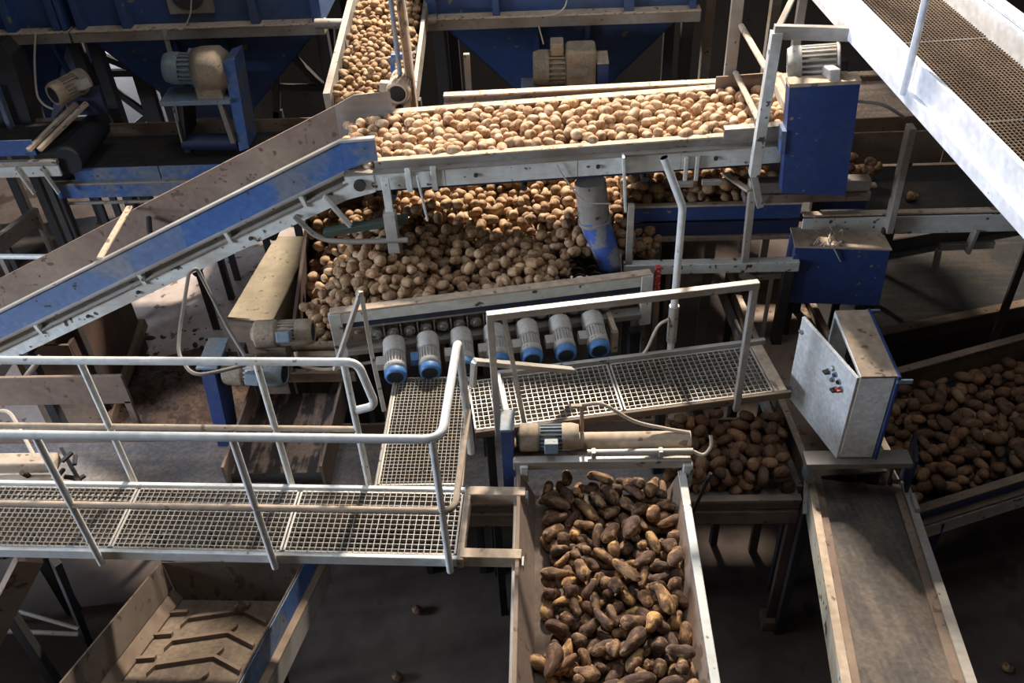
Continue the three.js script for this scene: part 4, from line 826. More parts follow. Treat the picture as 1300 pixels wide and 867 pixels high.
// wide conveyor on the right with potatoes in shade
const RC = { a: P(1140, 655, 1.15), b: P(1300, 605, 1.15) };
{
  const d = RC.b.clone().sub(RC.a).normalize(), n = V(d.z, 0, -d.x);                     // n points away from the camera
  RC.d = d; RC.n = n; RC.w = 1.2;
  const t = thing('belt_conveyor', 'wide blue and white conveyor full of dark potatoes, right of the control cabinet', 'conveyor', V(RC.a.x + 0.8, 0, RC.a.z - 0.8));
  const q = (s, w, y) => V(RC.a.x + d.x * s + n.x * w, y, RC.a.z + d.z * s + n.z * w), s0 = -0.25, s1 = 2.6, y = 1.15;
  G().prism([q(s0, 0.03, y - 0.12), q(s1, 0.03, y - 0.12), q(s1, RC.w - 0.03, y - 0.12), q(s0, RC.w - 0.03, y - 0.12)], V(0, -0.02, 0)).build('belt', M.beltDark, t);
  G().bar(q(s0, 0.0, y), q(s1, 0.0, y), 0.07, 0.02).build('top_lip', M.brown, t);
  G().bar(q(s0, -0.01, y - 0.06), q(s1, -0.01, y - 0.06), 0.02, 0.1).build('side_panel', M.blueDeep, t);
  G().bar(q(s0, -0.02, y - 0.12), q(s1, -0.02, y - 0.12), 0.1, 0.02).build('frame_rail', M.soil, t);
  G().bar(q(s0, -0.06, y - 0.21), q(s1, -0.06, y - 0.21), 0.03, 0.14).build('frame_channel', M.white, t);
  G().bar(q(s0, RC.w, y + 0.02), q(s1, RC.w, y + 0.02), 0.03, 0.3).build('side_board', M.brown, t);
  G().bar(q(s0, RC.w, y + 0.18), q(s1, RC.w, y + 0.18), 0.07, 0.02).build('top_lip', M.soil, t);
  G().bar(q(s0, 0.02, y - 0.05), q(s0, RC.w, y - 0.05), 0.03, 0.24).build('end_board', M.navy, t);
  const f = P(1160, 742, 0); G().bar(V(f.x, 0, f.z), q(0.38, -0.03, y - 0.16), 0.1, 0.07).build('leg', M.navy, t, { label: 'dark blue slanting leg' });
  for (const [s, w] of [[2.4, -0.02], [2.4, RC.w], [0.1, RC.w]]) { const p = q(s, w, 0); G().box(p.x, (y - 0.14) / 2, p.z, 0.07, y - 0.14, 0.07).build('leg', M.dark, t); }
}
// dark low belt behind it
{
  const a = P(1100, 425, 0.9), b = P(1300, 385, 0.9), d = b.clone().sub(a).normalize(), n = V(d.z, 0, -d.x);
  const t = thing('belt_conveyor', 'dark earth covered low belt behind the control cabinet, below the low blue guard box', 'conveyor', V(a.x + 0.9, 0, a.z - 0.7));
  const q = (s, w, y) => V(a.x + d.x * s + n.x * w, y, a.z + d.z * s + n.z * w), y = 0.9, s0 = -0.4, s1 = 3.2;
  G().prism([q(s0, 0.03, y - 0.05), q(s1, 0.03, y - 0.05), q(s1, 1.2, y - 0.05), q(s0, 1.2, y - 0.05)], V(0, -0.02, 0)).build('belt', M.beltDark, t);
  G().bar(q(s0, 0, y), q(s1, 0, y), 0.1, 0.02).build('top_lip', M.brown, t);
  G().bar(q(s0, 0, y - 0.1), q(s1, 0, y - 0.1), 0.03, 0.18).build('side_board', M.dark, t);
  G().bar(q(s0, 1.22, y), q(s1, 1.22, y), 0.03, 0.24).build('side_board', M.dark, t);
  for (const s of [0, 2.9]) for (const w of [0, 1.22]) { const p = q(s, w, 0); G().box(p.x, (y - 0.1) / 2, p.z, 0.07, y - 0.1, 0.07).build('leg', M.dark, t); }
}
// chevron belt in the lower left
{
  const el = THREE.MathUtils.degToRad(23.5), az = THREE.MathUtils.degToRad(1.3);
  const dir = V(-Math.sin(az) * Math.cos(el), Math.sin(el), Math.cos(az) * Math.cos(el)), side = V(Math.cos(az), 0, Math.sin(az)), up = new THREE.Vector3().crossVectors(dir, side).normalize();
  if (up.y < 0) up.negate();
  const o = P(205, 714, 1.3), wd = P(385, 714, 1.3).x - o.x;
  const t = thing('belt_conveyor', 'sloping conveyor with an empty ribbed brown belt and blue side, below the long walkway', 'conveyor', V(o.x + 0.5, 0, -3.4));
  const at = (s, w, h) => o.clone().addScaledVector(dir, s).addScaledVector(side, w).addScaledVector(up, h);
  const L = 2.6, dp = -0.3;
  G().prism([at(0, 0.1, dp), at(L, 0.1, dp), at(L, wd - 0.1, dp), at(0, wd - 0.1, dp)], up.clone().multiplyScalar(-0.02)).build('belt', M.beltTan, t);
  G().prism([at(0, 0, 0), at(L, 0, 0), at(L, 0.06, -0.2), at(0, 0.06, -0.2)], side.clone().multiplyScalar(-0.012)).build('side_wall', M.shadedSoil, t);
  G().prism([at(0, 0.05, -0.2), at(L, 0.05, -0.2), at(L, 0.12, dp + 0.02), at(0, 0.12, dp + 0.02)], up.clone().multiplyScalar(-0.012)).build('skirt', M.brown, t);
  G().prism([at(0, wd, 0), at(L, wd, 0), at(L, wd - 0.06, -0.2), at(0, wd - 0.06, -0.2)], side.clone().multiplyScalar(-0.012)).build('side_wall', M.shadedSoil, t);
  G().prism([at(0, wd - 0.05, -0.2), at(L, wd - 0.05, -0.2), at(L, wd - 0.12, dp + 0.02), at(0, wd - 0.12, dp + 0.02)], up.clone().multiplyScalar(-0.012)).build('skirt', M.brown, t);
  G().prism([at(-0.3, wd + 0.008, -0.01), at(L, wd + 0.008, -0.01), at(L, wd + 0.02, -0.18), at(-0.3, wd + 0.02, -0.18)], side.clone().multiplyScalar(-0.008)).build('side_panel', M.blue, t);
  G().prism([at(-0.35, wd + 0.01, -0.18), at(L, wd + 0.01, -0.18), at(L, wd + 0.07, -0.19), at(-0.35, wd + 0.07, -0.19)], up.clone().multiplyScalar(-0.02)).build('frame_rail', M.brown, t);
  G().prism([at(-0.4, wd + 0.07, -0.2), at(L, wd + 0.07, -0.2), at(L, wd + 0.08, -0.36), at(-0.4, wd + 0.08, -0.36)], side.clone().multiplyScalar(-0.02)).build('frame_channel', M.galv, t);
  G().prism([at(0, -0.04, -0.2), at(L, -0.04, -0.2), at(L, -0.04, -0.36), at(0, -0.04, -0.36)], side.clone().multiplyScalar(0.02)).build('frame_channel', M.galv, t);
  G().prism([at(0, 0, 0), at(0, wd, 0), at(0, wd - 0.11, dp - 0.02), at(0, 0.11, dp - 0.02)], dir.clone().multiplyScalar(-0.015)).build('end_wall', M.shadedSoil, t);
  // raised ribs, a repeating hooked pattern moulded on the belt
  const rib = (s0, w0, s1, w1) => G().prism([at(s0 - 0.016, w0, dp), at(s1 - 0.016, w1, dp), at(s1 + 0.016, w1, dp), at(s0 + 0.016, w0, dp)], up.clone().multiplyScalar(0.03)).build('belt_rib', M.brown, t);
  for (let k = 0; k < 9; k++) {
    const s = 0.16 + k * 0.265, b = wd * 0.5;
    rib(s + 0.1, b - 0.24, s, b + 0.1); rib(s + 0.1, b - 0.24, s + 0.19, b - 0.26);
    rib(s, b + 0.1, s + 0.14, b + 0.32); rib(s, b + 0.1, s - 0.08, b + 0.13);
    rib(s + 0.16, b - 0.45 + 0.02, s + 0.04, b - 0.4); rib(s + 0.04, b - 0.4, s + 0.02, b - 0.28);
  }
  for (const [s, w] of [[0.15, 0.1], [0.15, wd - 0.3], [2.4, 0.0], [2.4, wd]]) { const p = at(s, w, -0.35); G().box(p.x, p.y / 2, p.z, 0.07, p.y, 0.07).build('leg', M.dark, t); }
  G().cyl(at(0.1, 0.05, -0.38), at(0.1, wd - 0.05, -0.38), 0.07).build('drum', M.dark, t);
}
// timber and tube stand at the lower left edge
{
  const t = thing('trestle', 'weathered plank and tube trestle below the left end of the long walkway', 'trestle', V(-3.5, 0, -3.9));
  const y = 1.3;
  G().bar(P(38, 708, 1.9), P(-30, 840, 1.2), 0.08, 0.16).build('plank', M.soil, t);
  G().bar(P(70, 712, 1.7), P(112, 815, 0.15), 0.05, 0.08).build('leg', M.dark, t);
  G().cyl(P(20, 775, 1.0), P(100, 798, 0.9), 0.015).build('tie_rod', M.steel, t);
  G().cyl(P(0, 801, 0.85), P(100, 805, 0.8), 0.018).build('tie_rod', M.steel, t);
  G().bar(P(-20, 730, 1.75), V(P(-20, 730, 1.75).x, 0, P(-20, 730, 1.75).z), 0.07, 0.07).build('leg', M.dark, t);
}

// ---------------------------------------------------------------- blue hoppers at the back
function hopper(label, x0, x1, ribs, f, zf, funnelRibs) {
  const t = thing('hopper', label, 'hopper', V((x0 + x1) / 2, 0, zf - 0.8));
  const yb = 3.16, zb = zf - 1.6;
  G().box((x0 + x1) / 2, 3.7, zf - 0.02, x1 - x0, 1.0, 0.03).build('front_wall', M.hopperBlue, t);
  G().box((x0 + x1) / 2, 3.7, zb, x1 - x0, 1.0, 0.03).build('rear_wall', M.hopperBlue, t);
  for (const x of [x0, x1]) G().box(x, 3.7, zf - 0.8, 0.03, 1.0, 1.6).build('end_wall', M.hopperBlue, t);
  for (const [x, w] of ribs) G().box(x, 3.69, zf + 0.05, w, 0.95, 0.11).build('rib', M.hopperBlue, t);
  G().box((x0 + x1) / 2, yb + 0.015, zf + 0.06, x1 - x0 + 0.06, 0.11, 0.14).build('band', M.steel, t, { label: 'grey dusty channel around the rim' });
  G().box((x0 + x1) / 2, yb + 0.075, zf + 0.06, x1 - x0 + 0.06, 0.015, 0.16).build('band_lip', M.dusty, t);
  const [fx0, fx1, gx0, gx1, gy] = f, inz = 0.3;
  G().prism([V(fx0, yb - 0.04, zf), V(fx1, yb - 0.04, zf), V(gx1, gy, zf - inz), V(gx0, gy, zf - inz)], V(0, 0, -0.02)).build('funnel_front', M.hopperBlue, t);
  G().prism([V(fx0, yb - 0.04, zf), V(fx0, yb - 0.04, zb), V(gx0, gy, zb + inz), V(gx0, gy, zf - inz)], V(0.02, 0, 0)).build('funnel_side', M.hopperBlue, t);
  G().prism([V(fx1, yb - 0.04, zf), V(fx1, yb - 0.04, zb), V(gx1, gy, zb + inz), V(gx1, gy, zf - inz)], V(-0.02, 0, 0)).build('funnel_side', M.hopperBlue, t);
  G().prism([V(fx0, yb - 0.04, zb), V(fx1, yb - 0.04, zb), V(gx1, gy, zb + inz), V(gx0, gy, zb + inz)], V(0, 0, 0.02)).build('funnel_rear', M.hopperBlue, t);
  for (const [x, w, y1] of funnelRibs) G().bar(V(x, yb - 0.05, zf + 0.03), V(x, y1, zf + 0.03 - inz * (yb - y1) / (yb - gy)), w, 0.07).build('rib', M.hopperBlue, t);
  for (const x of [x0 + 0.06, x1 - 0.06]) for (const z of [zf - 0.12, zb + 0.1]) G().box(x, 1.6, z, 0.12, 3.2, 0.12).build('leg', M.dark, t);
  return t;
}
const HZ = -9.3;
{
  const xAt = (px, py) => PZ(px, py, HZ).x;
  const t = hopper('wide blue steel hopper above the left feeder belt, with a grey gear motor', xAt(100, 40), xAt(410, 27), [[xAt(165, 30), 0.09], [xAt(327, 24), 0.09], [xAt(405, 20), 0.1], [xAt(110, 40), 0.07]],
    [xAt(110, 42), xAt(402, 35), PZ(225, 128, HZ).x, PZ(300, 140, HZ).x, 2.05], HZ, [[xAt(222, 60), 0.08, 2.5], [xAt(283, 50), 0.06, 2.5]]);
  G().box(xAt(243, 5), 3.5, HZ + 0.02, 0.46, 0.3, 0.05).build('inspection_plate', M.steel, t, { label: 'grey plate with a round port' });
  G().cyl(V(xAt(243, 5), 3.56, HZ + 0.04), V(xAt(243, 5), 3.56, HZ + 0.07), 0.17).build('port', M.dark, t);
  G().bar(PZ(208, 36, HZ + 0.14), PZ(218, 75, HZ + 0.06), 0.05, 0.02).build('cable_tray', M.galv, t);
  G().tube([PZ(243, 0, HZ + 0.15), PZ(241, 20, HZ + 0.15), PZ(232, 37, HZ + 0.16), PZ(222, 34, HZ + 0.16)], 0.008, 6).build('cable', M.cable, t);
}
{
  const xAt = (px, py) => PZ(px, py, HZ).x;
  const t = hopper('blue steel hopper standing behind the empty dusty conveyor, with a beige gear motor below it', xAt(546, 20), xAt(883, 22), [[xAt(549, 10), 0.1], [xAt(630, 8), 0.07], [xAt(798, 8), 0.1], [xAt(878, 10), 0.06]],
    [xAt(562, 30), xAt(862, 30), PZ(655, 125, HZ).x, PZ(770, 120, HZ).x, 2.25], HZ, [[xAt(682, 60), 0.05, 2.6], [xAt(746, 60), 0.05, 2.5]]);
  G().tube([PZ(720, 0, HZ + 0.15), PZ(716, 10, HZ + 0.15), PZ(705, 18, HZ + 0.16), PZ(690, 20, HZ + 0.16)], 0.008, 6).build('cable', M.cable, t);
  G().tube([PZ(683, 30, HZ + 0.1), PZ(690, 56, HZ + 0.3)], 0.008, 6).build('cable', M.cable, t);
  // drive below
  const zm = HZ + 0.45;
  motor(t, PZ(752, 84, zm), PZ(677, 86, zm), 0.17, { gear: 0.45, gearMat: M.motorDusty, bodyMat: M.motorDusty, fanMat: M.motorDusty, boxMat: M.motorDusty, side: V(0, 1, 0.1), label: 'beige dusted gear motor of the feeder' });
  const gb = PZ(737, 82, zm + 0.02); G().box(gb.x, gb.y, gb.z, 0.3, 0.4, 0.3, 0, 0.04).build('gearbox', M.motorDusty, t);
  const bs = PZ(715, 106, zm); G().box(bs.x, bs.y - 0.03, bs.z, 0.85, 0.06, 0.34).build('motor_plate', M.greyBlue, t);
  const gg = PZ(764, 92, zm); G().box(gg.x, gg.y - 0.05, gg.z, 0.11, 0.4, 0.3).build('guard', M.blueDeep, t);
  G().box(gg.x, gg.y + 0.155, gg.z, 0.12, 0.015, 0.31).build('guard_cap', M.dusty, t);
  for (const dx of [-0.35, 0.35]) G().box(bs.x + dx, (bs.y - 0.06) / 2, bs.z, 0.06, bs.y - 0.06, 0.2).build('leg', M.dark, t);
}
{
  const xAt = (px, py) => PZ(px, py, HZ).x;
  hopper('blue steel hopper cut by the picture edge, left of the dark steel trestle', xAt(-190, 45), xAt(90, 40), [[xAt(18, 30), 0.1], [xAt(76, 30), 0.08], [xAt(86, 30), 0.05]], [xAt(-170, 48), xAt(84, 44), xAt(-60, 130), xAt(30, 125), 2.05], HZ, [[xAt(70, 60), 0.03, 2.6]]);
}
// feeder under the left hopper: gearbox, guard, dark mouth and roller
{
  const z = HZ + 0.5, t = thing('feeder', 'belt feeder with a grey gear motor and slanting blue guard under the left hopper', 'feeder', V(PZ(260, 150, z).x, 0, z - 0.1));
  motor(t, PZ(283, 88, z), PZ(211, 86, z), 0.155, { gear: 0.42, gearMat: M.motorDusty, bodyMat: M.greyBlue, fanMat: M.greyBlue, boxMat: M.greyBlue, side: V(0, 0.2, -1), label: 'grey gear motor on the feeder' });
  const gb = PZ(263, 92, z); G().lathe([[0.001, 0], [0.2, 0], [0.22, 0.3], [0.22, 0.8], [0.17, 1], [0.001, 1]], V(gb.x - 0.1, gb.y + 0.04, z), V(gb.x + 0.22, gb.y + 0.04, z)).box(gb.x + 0.02, gb.y - 0.12, z + 0.02, 0.26, 0.22, 0.26).build('gearbox', M.motorDusty, t);
  const pl = PZ(253, 119, z); G().box(pl.x, pl.y - 0.02, z, 0.72, 0.05, 0.36).build('motor_plate', M.greyBlue, t);
  const q = [[283, 79], [297, 74], [316, 188], [304, 192]].map(([a, b]) => PZ(a, b, z + 0.12));
  G().prism(q, V(0, 0, -0.34)).build('guard', M.blue, t, { label: 'slanting blue guard' });
  const a = PZ(222, 125, z + 0.1), b = PZ(232, 180, z + 0.1), c = PZ(285, 125, z + 0.1), d = PZ(300, 190, z + 0.1);
  G().prism([a, c, PZ(278, 132, z + 0.1), PZ(232, 134, z + 0.1)], V(0, 0, -0.1)).build('mouth_frame', M.steel, t);
  G().prism([a, PZ(232, 134, z + 0.1), PZ(236, 180, z + 0.1), b], V(0, 0, -0.4)).build('side_plate', M.dark, t);
  G().bar(PZ(280, 130, z + 0.12), PZ(297, 180, z + 0.12), 0.08, 0.05).build('strut', M.steel, t);
  G().cyl(PZ(233, 180, z), PZ(303, 180, z), 0.085).build('roller', M.navy, t, { label: 'dark blue grey roller' });
  G().cyl(PZ(220, 136, z + 0.12), PZ(231, 180, z + 0.12), 0.012).build('chain', M.steel, t);
  for (const px of [232, 303]) { const p = PZ(px, 188, z); G().box(p.x, p.y / 2, z - 0.12, 0.07, p.y, 0.07).build('leg', M.dark, t); }
}
// feeder belt below and the blue transfer conveyor end on the left
{
  const z = -8.35, t = thing('belt_conveyor', 'dark feeder belt with blue sides below the left hopper', 'conveyor', V(PZ(180, 230, z).x, 0, z - 0.4));
  const a = PZ(62, 236, z), b = PZ(300, 212, z), xr = b.x + 0.6, y = a.y;
  const Y = PZ(190, 225, z).y;
  G().box((a.x + xr) / 2, Y - 0.02, z - 0.5, xr - a.x, 0.02, 0.95, 0, 0).build('belt', M.beltDark, t);
  for (const [u, v] of [[a.x + 0.3, a.x + 1.2], [a.x + 1.21, xr]]) G().box((u + v) / 2, Y + 0.04, z - 0.02, v - u, 0.15, 0.02).build('side_panel', M.blue, t);
  G().box((a.x + xr) / 2, Y - 0.045, z, xr - a.x, 0.02, 0.07).build('top_lip', M.steel, t);
  G().box((a.x + xr) / 2, Y - 0.13, z + 0.02, xr - a.x, 0.15, 0.03).build('frame_channel', M.blue, t);
  G().box((a.x + xr) / 2, Y - 0.27, z + 0.02, xr - a.x, 0.03, 0.03).build('tie_rail', M.steel, t);
  G().box((a.x + xr) / 2, Y + 0.02, z - 0.98, xr - a.x, 0.24, 0.02).build('side_board', M.brown, t);
  for (const x of [a.x + 0.1, a.x + 1.3, xr - 0.1]) for (const zz of [z + 0.02, z - 0.96]) G().box(x, (Y - 0.2) / 2, zz, 0.08, Y - 0.2, 0.04).build('leg', M.dark, t);
}
{
  const z = -8.2, t = thing('belt_conveyor', 'white and blue conveyor end with a black drum and a small motor on two bars', 'conveyor', V(PZ(20, 210, z).x, 0, z - 0.4));
  const e = PZ(76, 214, z), x0 = e.x - 1.6;
  G().box((x0 + e.x) / 2, e.y - 0.02, z, e.x - x0, 0.12, 0.03).build('frame_channel', M.white, t);
  G().box((x0 + e.x) / 2, e.y + 0.07, z - 0.01, e.x - x0, 0.05, 0.06).build('frame_rail', M.galv, t);
  G().box((x0 + e.x) / 2 - 0.1, e.y + 0.2, z - 0.08, e.x - x0 - 0.25, 0.17, 0.02).build('side_panel', M.blue, t);
  G().box((x0 + e.x) / 2, e.y + 0.12, z - 0.45, e.x - x0, 0.02, 0.7, 0, 0).build('belt', M.beltDark, t);
  G().cyl(V(e.x + 0.08, e.y + 0.05, z - 0.05), V(e.x + 0.08, e.y + 0.05, z - 0.85), 0.14).build('drum', M.rubber, t);
  G().box((x0 + e.x) / 2, e.y + 0.05, z - 0.85, e.x - x0, 0.2, 0.03).build('frame_channel', M.steel, t);
  for (const dx of [0, 0.11]) G().bar(V(e.x - 0.26 + dx, e.y + 0.2, z - 0.02), V(e.x + 0.08 + dx, e.y + 0.42, z - 0.6), 0.05, 0.04).build('motor_bar', M.dusty, t);
  motor(t, V(e.x + 0.2, e.y + 0.62, z - 0.75), V(e.x - 0.02, e.y + 0.6, z - 0.4), 0.12, { gear: 0.35, gearMat: M.motorDusty, bodyMat: M.motorDusty, fanMat: M.motorDusty, side: V(1, 0.2, 0) });
  G().box(e.x + 0.15, e.y + 0.42, z - 0.66, 0.4, 0.3, 0.05).build('motor_plate', M.navy, t);
  for (const px of [20, 52]) { const a = PZ(px, 213, z + 0.03); G().bar(a, V(a.x + 0.08, a.y - 0.3, a.z), 0.05, 0.02).build('hanger', M.white, t); }
  for (const x of [x0 + 0.1, e.x - 0.2]) for (const zz of [z - 0.03, z - 0.82]) G().box(x, (e.y - 0.1) / 2, zz, 0.07, e.y - 0.1, 0.05).build('leg', M.dark, t);
}
single(G().bar(P(-10, 308, 1.0), P(46, 266, 1.0), 0.08, 0.06).bar(P(-10, 318, 0.9), P(46, 276, 0.9), 0.03, 0.2).bar(P(44, 268, 1.0), V(P(44, 268, 1.0).x, 0, P(44, 268, 1.0).z), 0.06, 0.06).bar(P(-8, 306, 1.0), V(P(-8, 306, 1.0).x, 0, P(-8, 306, 1.0).z), 0.06, 0.06), 'conveyor_rail', M.steel, 'dark sloping conveyor side rail below the white and blue conveyor end', 'rail');
single(G().cyl(P(-40, 325, 1.2), P(66, 326, 1.2), 0.03).cyl(P(60, 326, 1.2), V(P(60, 326, 1.2).x, 0, P(60, 326, 1.2).z), 0.03).cyl(P(-30, 325, 1.2), V(P(-30, 325, 1.2).x, 0, P(-30, 325, 1.2).z), 0.03), 'guard_rail', M.rail, 'low white tube rail behind the sloping conveyor', 'rail');
// dark chute of the left edge
{
  const z = -8.95, t = thing('chute', 'dark steel chute with a narrow blue edge at the left hopper', 'chute', V(PZ(20, 130, z).x, 0, z));
  G().prism([[0, 55], [14, 70], [45, 172], [20, 178], [0, 175], [-30, 170], [-30, 60]].map(([a, b]) => PZ(a, b, z)), V(0, 0, -0.3)).build('plate', M.dark, t);
  G().bar(PZ(-5, 110, z + 0.05), PZ(18, 172, z + 0.05), 0.08, 0.05).build('edge_strip', M.blue, t);
  const l = PZ(10, 176, z); G().box(l.x, l.y / 2, z - 0.2, 0.1, l.y, 0.1).build('leg', M.dark, t);
}
single(G().tube([PZ(45, 42, HZ + 0.16), PZ(44, 80, HZ + 0.2), PZ(47, 118, HZ + 0.25), PZ(55, 132, HZ + 0.35), PZ(68, 139, HZ + 0.4)], 0.012, 8), 'cable', M.cable, 'pale cable hanging from the rim of the left hopper to a small motor', 'cable');
// dark trestle between the hoppers
{
  const z = -10.9, t = thing('trestle', 'dark steel lattice trestle standing in front of the bright yard floor', 'trestle', V(PZ(150, 170, z).x, 0, z));
  const b = (p, q, w) => G().bar(PZ(...p, z), PZ(...q, z), w, 0.08).build('member', M.dark, t);
  const up = (px, py, y1, w) => { const p = PZ(px, py, z); G().box(p.x, (p.y + y1) / 2 - p.y / 2 + p.y / 2, z, w, y1 - p.y, 0.1).build('post', M.dark, t); G().box(p.x, p.y / 2, z, w, p.y, 0.1).build('post', M.dark, t); };
  up(140, 170, 3.6, 0.2); up(200, 170, 2.2, 0.14); up(207, 165, 2.0, 0.06); up(90, 170, 3.6, 0.12);
  b([118, 93], [172, 92], 0.08); b([122, 68], [170, 88], 0.06); b([126, 100], [196, 152], 0.06); b([160, 170], [196, 140], 0.03); b([86, 100], [130, 138], 0.08); b([112, 98], [70, 138], 0.07); b([100, 138], [140, 142], 0.05);
}
// far right trestle shapes behind the slope
{
  const z = -11.05, t = thing('trestle', 'dark steel trestle under the right end of the left hopper', 'trestle', V(PZ(380, 120, z).x, 0, z));
  for (const [p, q, w] of [[[395, 40], [330, 120], 0.1], [[360, 60], [430, 130], 0.08], [[420, 30], [425, 150], 0.12], [[330, 110], [430, 112], 0.06], [[350, 40], [352, 170], 0.1]]) G().bar(PZ(...p, z), PZ(...q, z), w, 0.08).build('member', M.dark, t);
  for (const px of [352, 425]) { const p = PZ(px, 140, z); G().box(p.x, p.y / 2, z, 0.12, p.y, 0.1).build('leg', M.dark, t); }
}
// back conveyor full of potatoes, its motor and the tall post beside it
const BC = { x0: -1.9, x1: -1.16, z0: -7.42, z1: -11.2, y: z => 3.1 + (-7.42 - z) * 0.1 };
{
  const t = thing('belt_conveyor', 'rising conveyor full of small potatoes between the two hoppers', 'conveyor', V(-1.55, 0, -9));
  const q = (x, z, h) => V(x, BC.y(z) + h, z);
  G().prism([q(BC.x0, BC.z0, 0), q(BC.x0 - 0.1, BC.z1, 0), q(BC.x1 - 0.1, BC.z1, 0), q(BC.x1, BC.z0, 0)], V(0, -0.02, 0)).build('belt', M.beltDark, t);
  G().bar(q(BC.x0, BC.z0, 0.08), q(BC.x0 - 0.1, BC.z1, 0.08), 0.06, 0.2).build('side_board', M.steel, t);
  G().bar(q(BC.x1, BC.z0, 0.04), q(BC.x1 - 0.1, BC.z1, 0.04), 0.04, 0.16).build('side_board', M.steel, t);
  for (const [x, z] of [[BC.x0, -7.6], [BC.x1, -7.6], [BC.x0 - 0.1, -11.1], [BC.x1 - 0.1, -11.1]]) G().box(x, BC.y(z) / 2, z, 0.08, BC.y(z), 0.08).build('leg', M.dark, t);
  const m0 = PZ(512, 100, -7.5), m1 = PZ(505, 117, -7.24);
  motor(t, V(m0.x, m0.y, -7.5), V(m1.x, m1.y, -7.2), 0.1, { gear: 0.35, gearMat: M.dusty, bodyMat: M.dusty, fanMat: M.dusty, boxMat: M.dusty, side: V(-1, 0.1, 0), label: 'small dusty motor on two slanting bars' });
  for (const dx of [-0.07, 0.05]) G().bar(V(m1.x + dx, m1.y - 0.2, -7.05), V(m1.x + dx + 0.03, m1.y - 0.02, -7.5), 0.05, 0.03).build('motor_bar', M.dusty, t);
  const f = PZ(497, 72, -7.6), f2 = PZ(525, 70, -7.6); G().bar(f, f2, 0.06, 0.05).bar(f, V(f.x, f.y - 0.25, f.z), 0.04, 0.04).build('motor_hood', M.blue, t);
}
{
  const p = P(531, 136, 3.1), t = thing('column', 'tall dusty steel post with a conduit, at the left end of the empty dusty conveyor', 'column', V(p.x - 0.03, 0, -7.4));
  const x = p.x - 0.03, z = -7.4;
  G().box(x + 0.028, 5, z, 0.012, 10, 0.09, 0, 0.002).box(x - 0.028, 5, z, 0.012, 10, 0.09, 0, 0.002).box(x, 5, z, 0.05, 10, 0.012, 0, 0).build('beam', M.dusty, t);
  G().pipe([V(x - 0.075, 10, z + 0.03), V(x - 0.075, 3.3, z + 0.03), V(x - 0.12, 3.22, z + 0.1), V(x - 0.3, 3.12, z + 0.2)], 0.02, 0.06).build('conduit', M.greyBlue, t);
}
single(G().bar(PZ(592, 68, -8.6), V(PZ(592, 68, -8.6).x, 0, -8.6), 0.06, 0.05), 'stay', M.steel, 'slim grey upright beside the funnel of the right hopper', 'post');
{
  const a = PZ(400, 30, HZ + 0.18), b = PZ(555, 24, HZ + 0.18);
  single(G().tube([a, PZ(450, 30, HZ + 0.18), PZ(500, 29, HZ + 0.18), b], 0.05, 10), 'pipe', M.steel, 'grey pipe spanning between the rims of the two hoppers', 'pipe');
}

// ---------------------------------------------------------------- floor-level things on the left
{
  const t = thing('wooden_chute', 'brown wooden chute box under the foot of the sloping conveyor', 'chute', V(-4.9, 0, -7.3));
  const b0 = P(172, 438, 0.0);
  const f = [V(-5.15, 0, -6.75), V(-4.62, 0, -6.75), V(-4.62, 0, -8.0), V(-5.15, 0, -8.0)];
  const y = 1.15;
  G().box(-4.63, y / 2, -7.35, 0.03, y, 1.3).build('side_board', M.rust, t);
  G().box(-5.2, y / 2, -7.35, 0.03, y, 1.3).build('side_board', M.rust, t);
  G().box(-4.92, y / 2, -6.7, 0.6, y, 0.03).build('front_board', M.brown, t);
  G().box(-4.92, y / 2, -8.0, 0.6, y, 0.03).build('rear_board', M.rust, t);
  G().bar(V(-4.6, 0.06, -6.7), V(-4.6, 0.35, -8.05), 0.09, 0.12).build('base_rail', M.brown, t);
}
{
  // earth spilled on the concrete, rough clods
  const r = mulberry(77), c = P(215, 505, 0.05);
  const geo = new THREE.PlaneGeometry(2.4, 1.7, 70, 50); geo.rotateX(-Math.PI / 2);
  const p = geo.attributes.position;
  for (let i = 0; i < p.count; i++) {
    const x = p.getX(i), z = p.getZ(i), d = Math.hypot(x / 1.15, z / 0.8), u = x * 0.21 + 0.5, v = z * 0.21 + 0.5;
    p.setY(i, Math.max(-0.02, (0.13 * (1 - d) + 0.12 * (fbm(u, v, 24, 24, 5, 4) - 0.45) * Math.max(0, 1.2 - d))));
  }
  geo.computeVertexNormals();
  const uv = geo.attributes.uv; for (let i = 0; i < p.count; i++) uv.setXY(i, p.getX(i), p.getZ(i));
  const m = new THREE.Mesh(geo, M.earth); m.name = 'earth_heap'; m.position.set(c.x + 0.15, 0.0, c.z - 0.1); m.receiveShadow = m.castShadow = true;
  m.userData = { label: 'brown earth spilled over the concrete floor left of the cross conveyor', category: 'earth', kind: 'stuff' }; scene.add(m);
  const clodGeo = new THREE.IcosahedronGeometry(1, 1), inst = new THREE.InstancedMesh(clodGeo, M.earth, 260), o = new THREE.Object3D();
  for (let k = 0; k < 260; k++) { const a = r() * 6.28, d = Math.sqrt(r()) * 1.35, s = 0.008 + r() * r() * 0.03; o.position.set(c.x + 0.1 + Math.cos(a) * d * 1.1, 0.01 + Math.max(0, 0.12 * (1 - d)), c.z - 0.2 + Math.sin(a) * d * 0.85); o.scale.set(s * (1 + r()), s, s * (1 + r())); o.rotation.y = r() * 3; o.updateMatrix(); inst.setMatrixAt(k, o.matrix); }
  inst.name = 'earth_clods'; inst.userData = { label: 'small brown clods of earth scattered on the concrete floor', category: 'earth', kind: 'stuff' }; inst.castShadow = inst.receiveShadow = true; scene.add(inst);
}
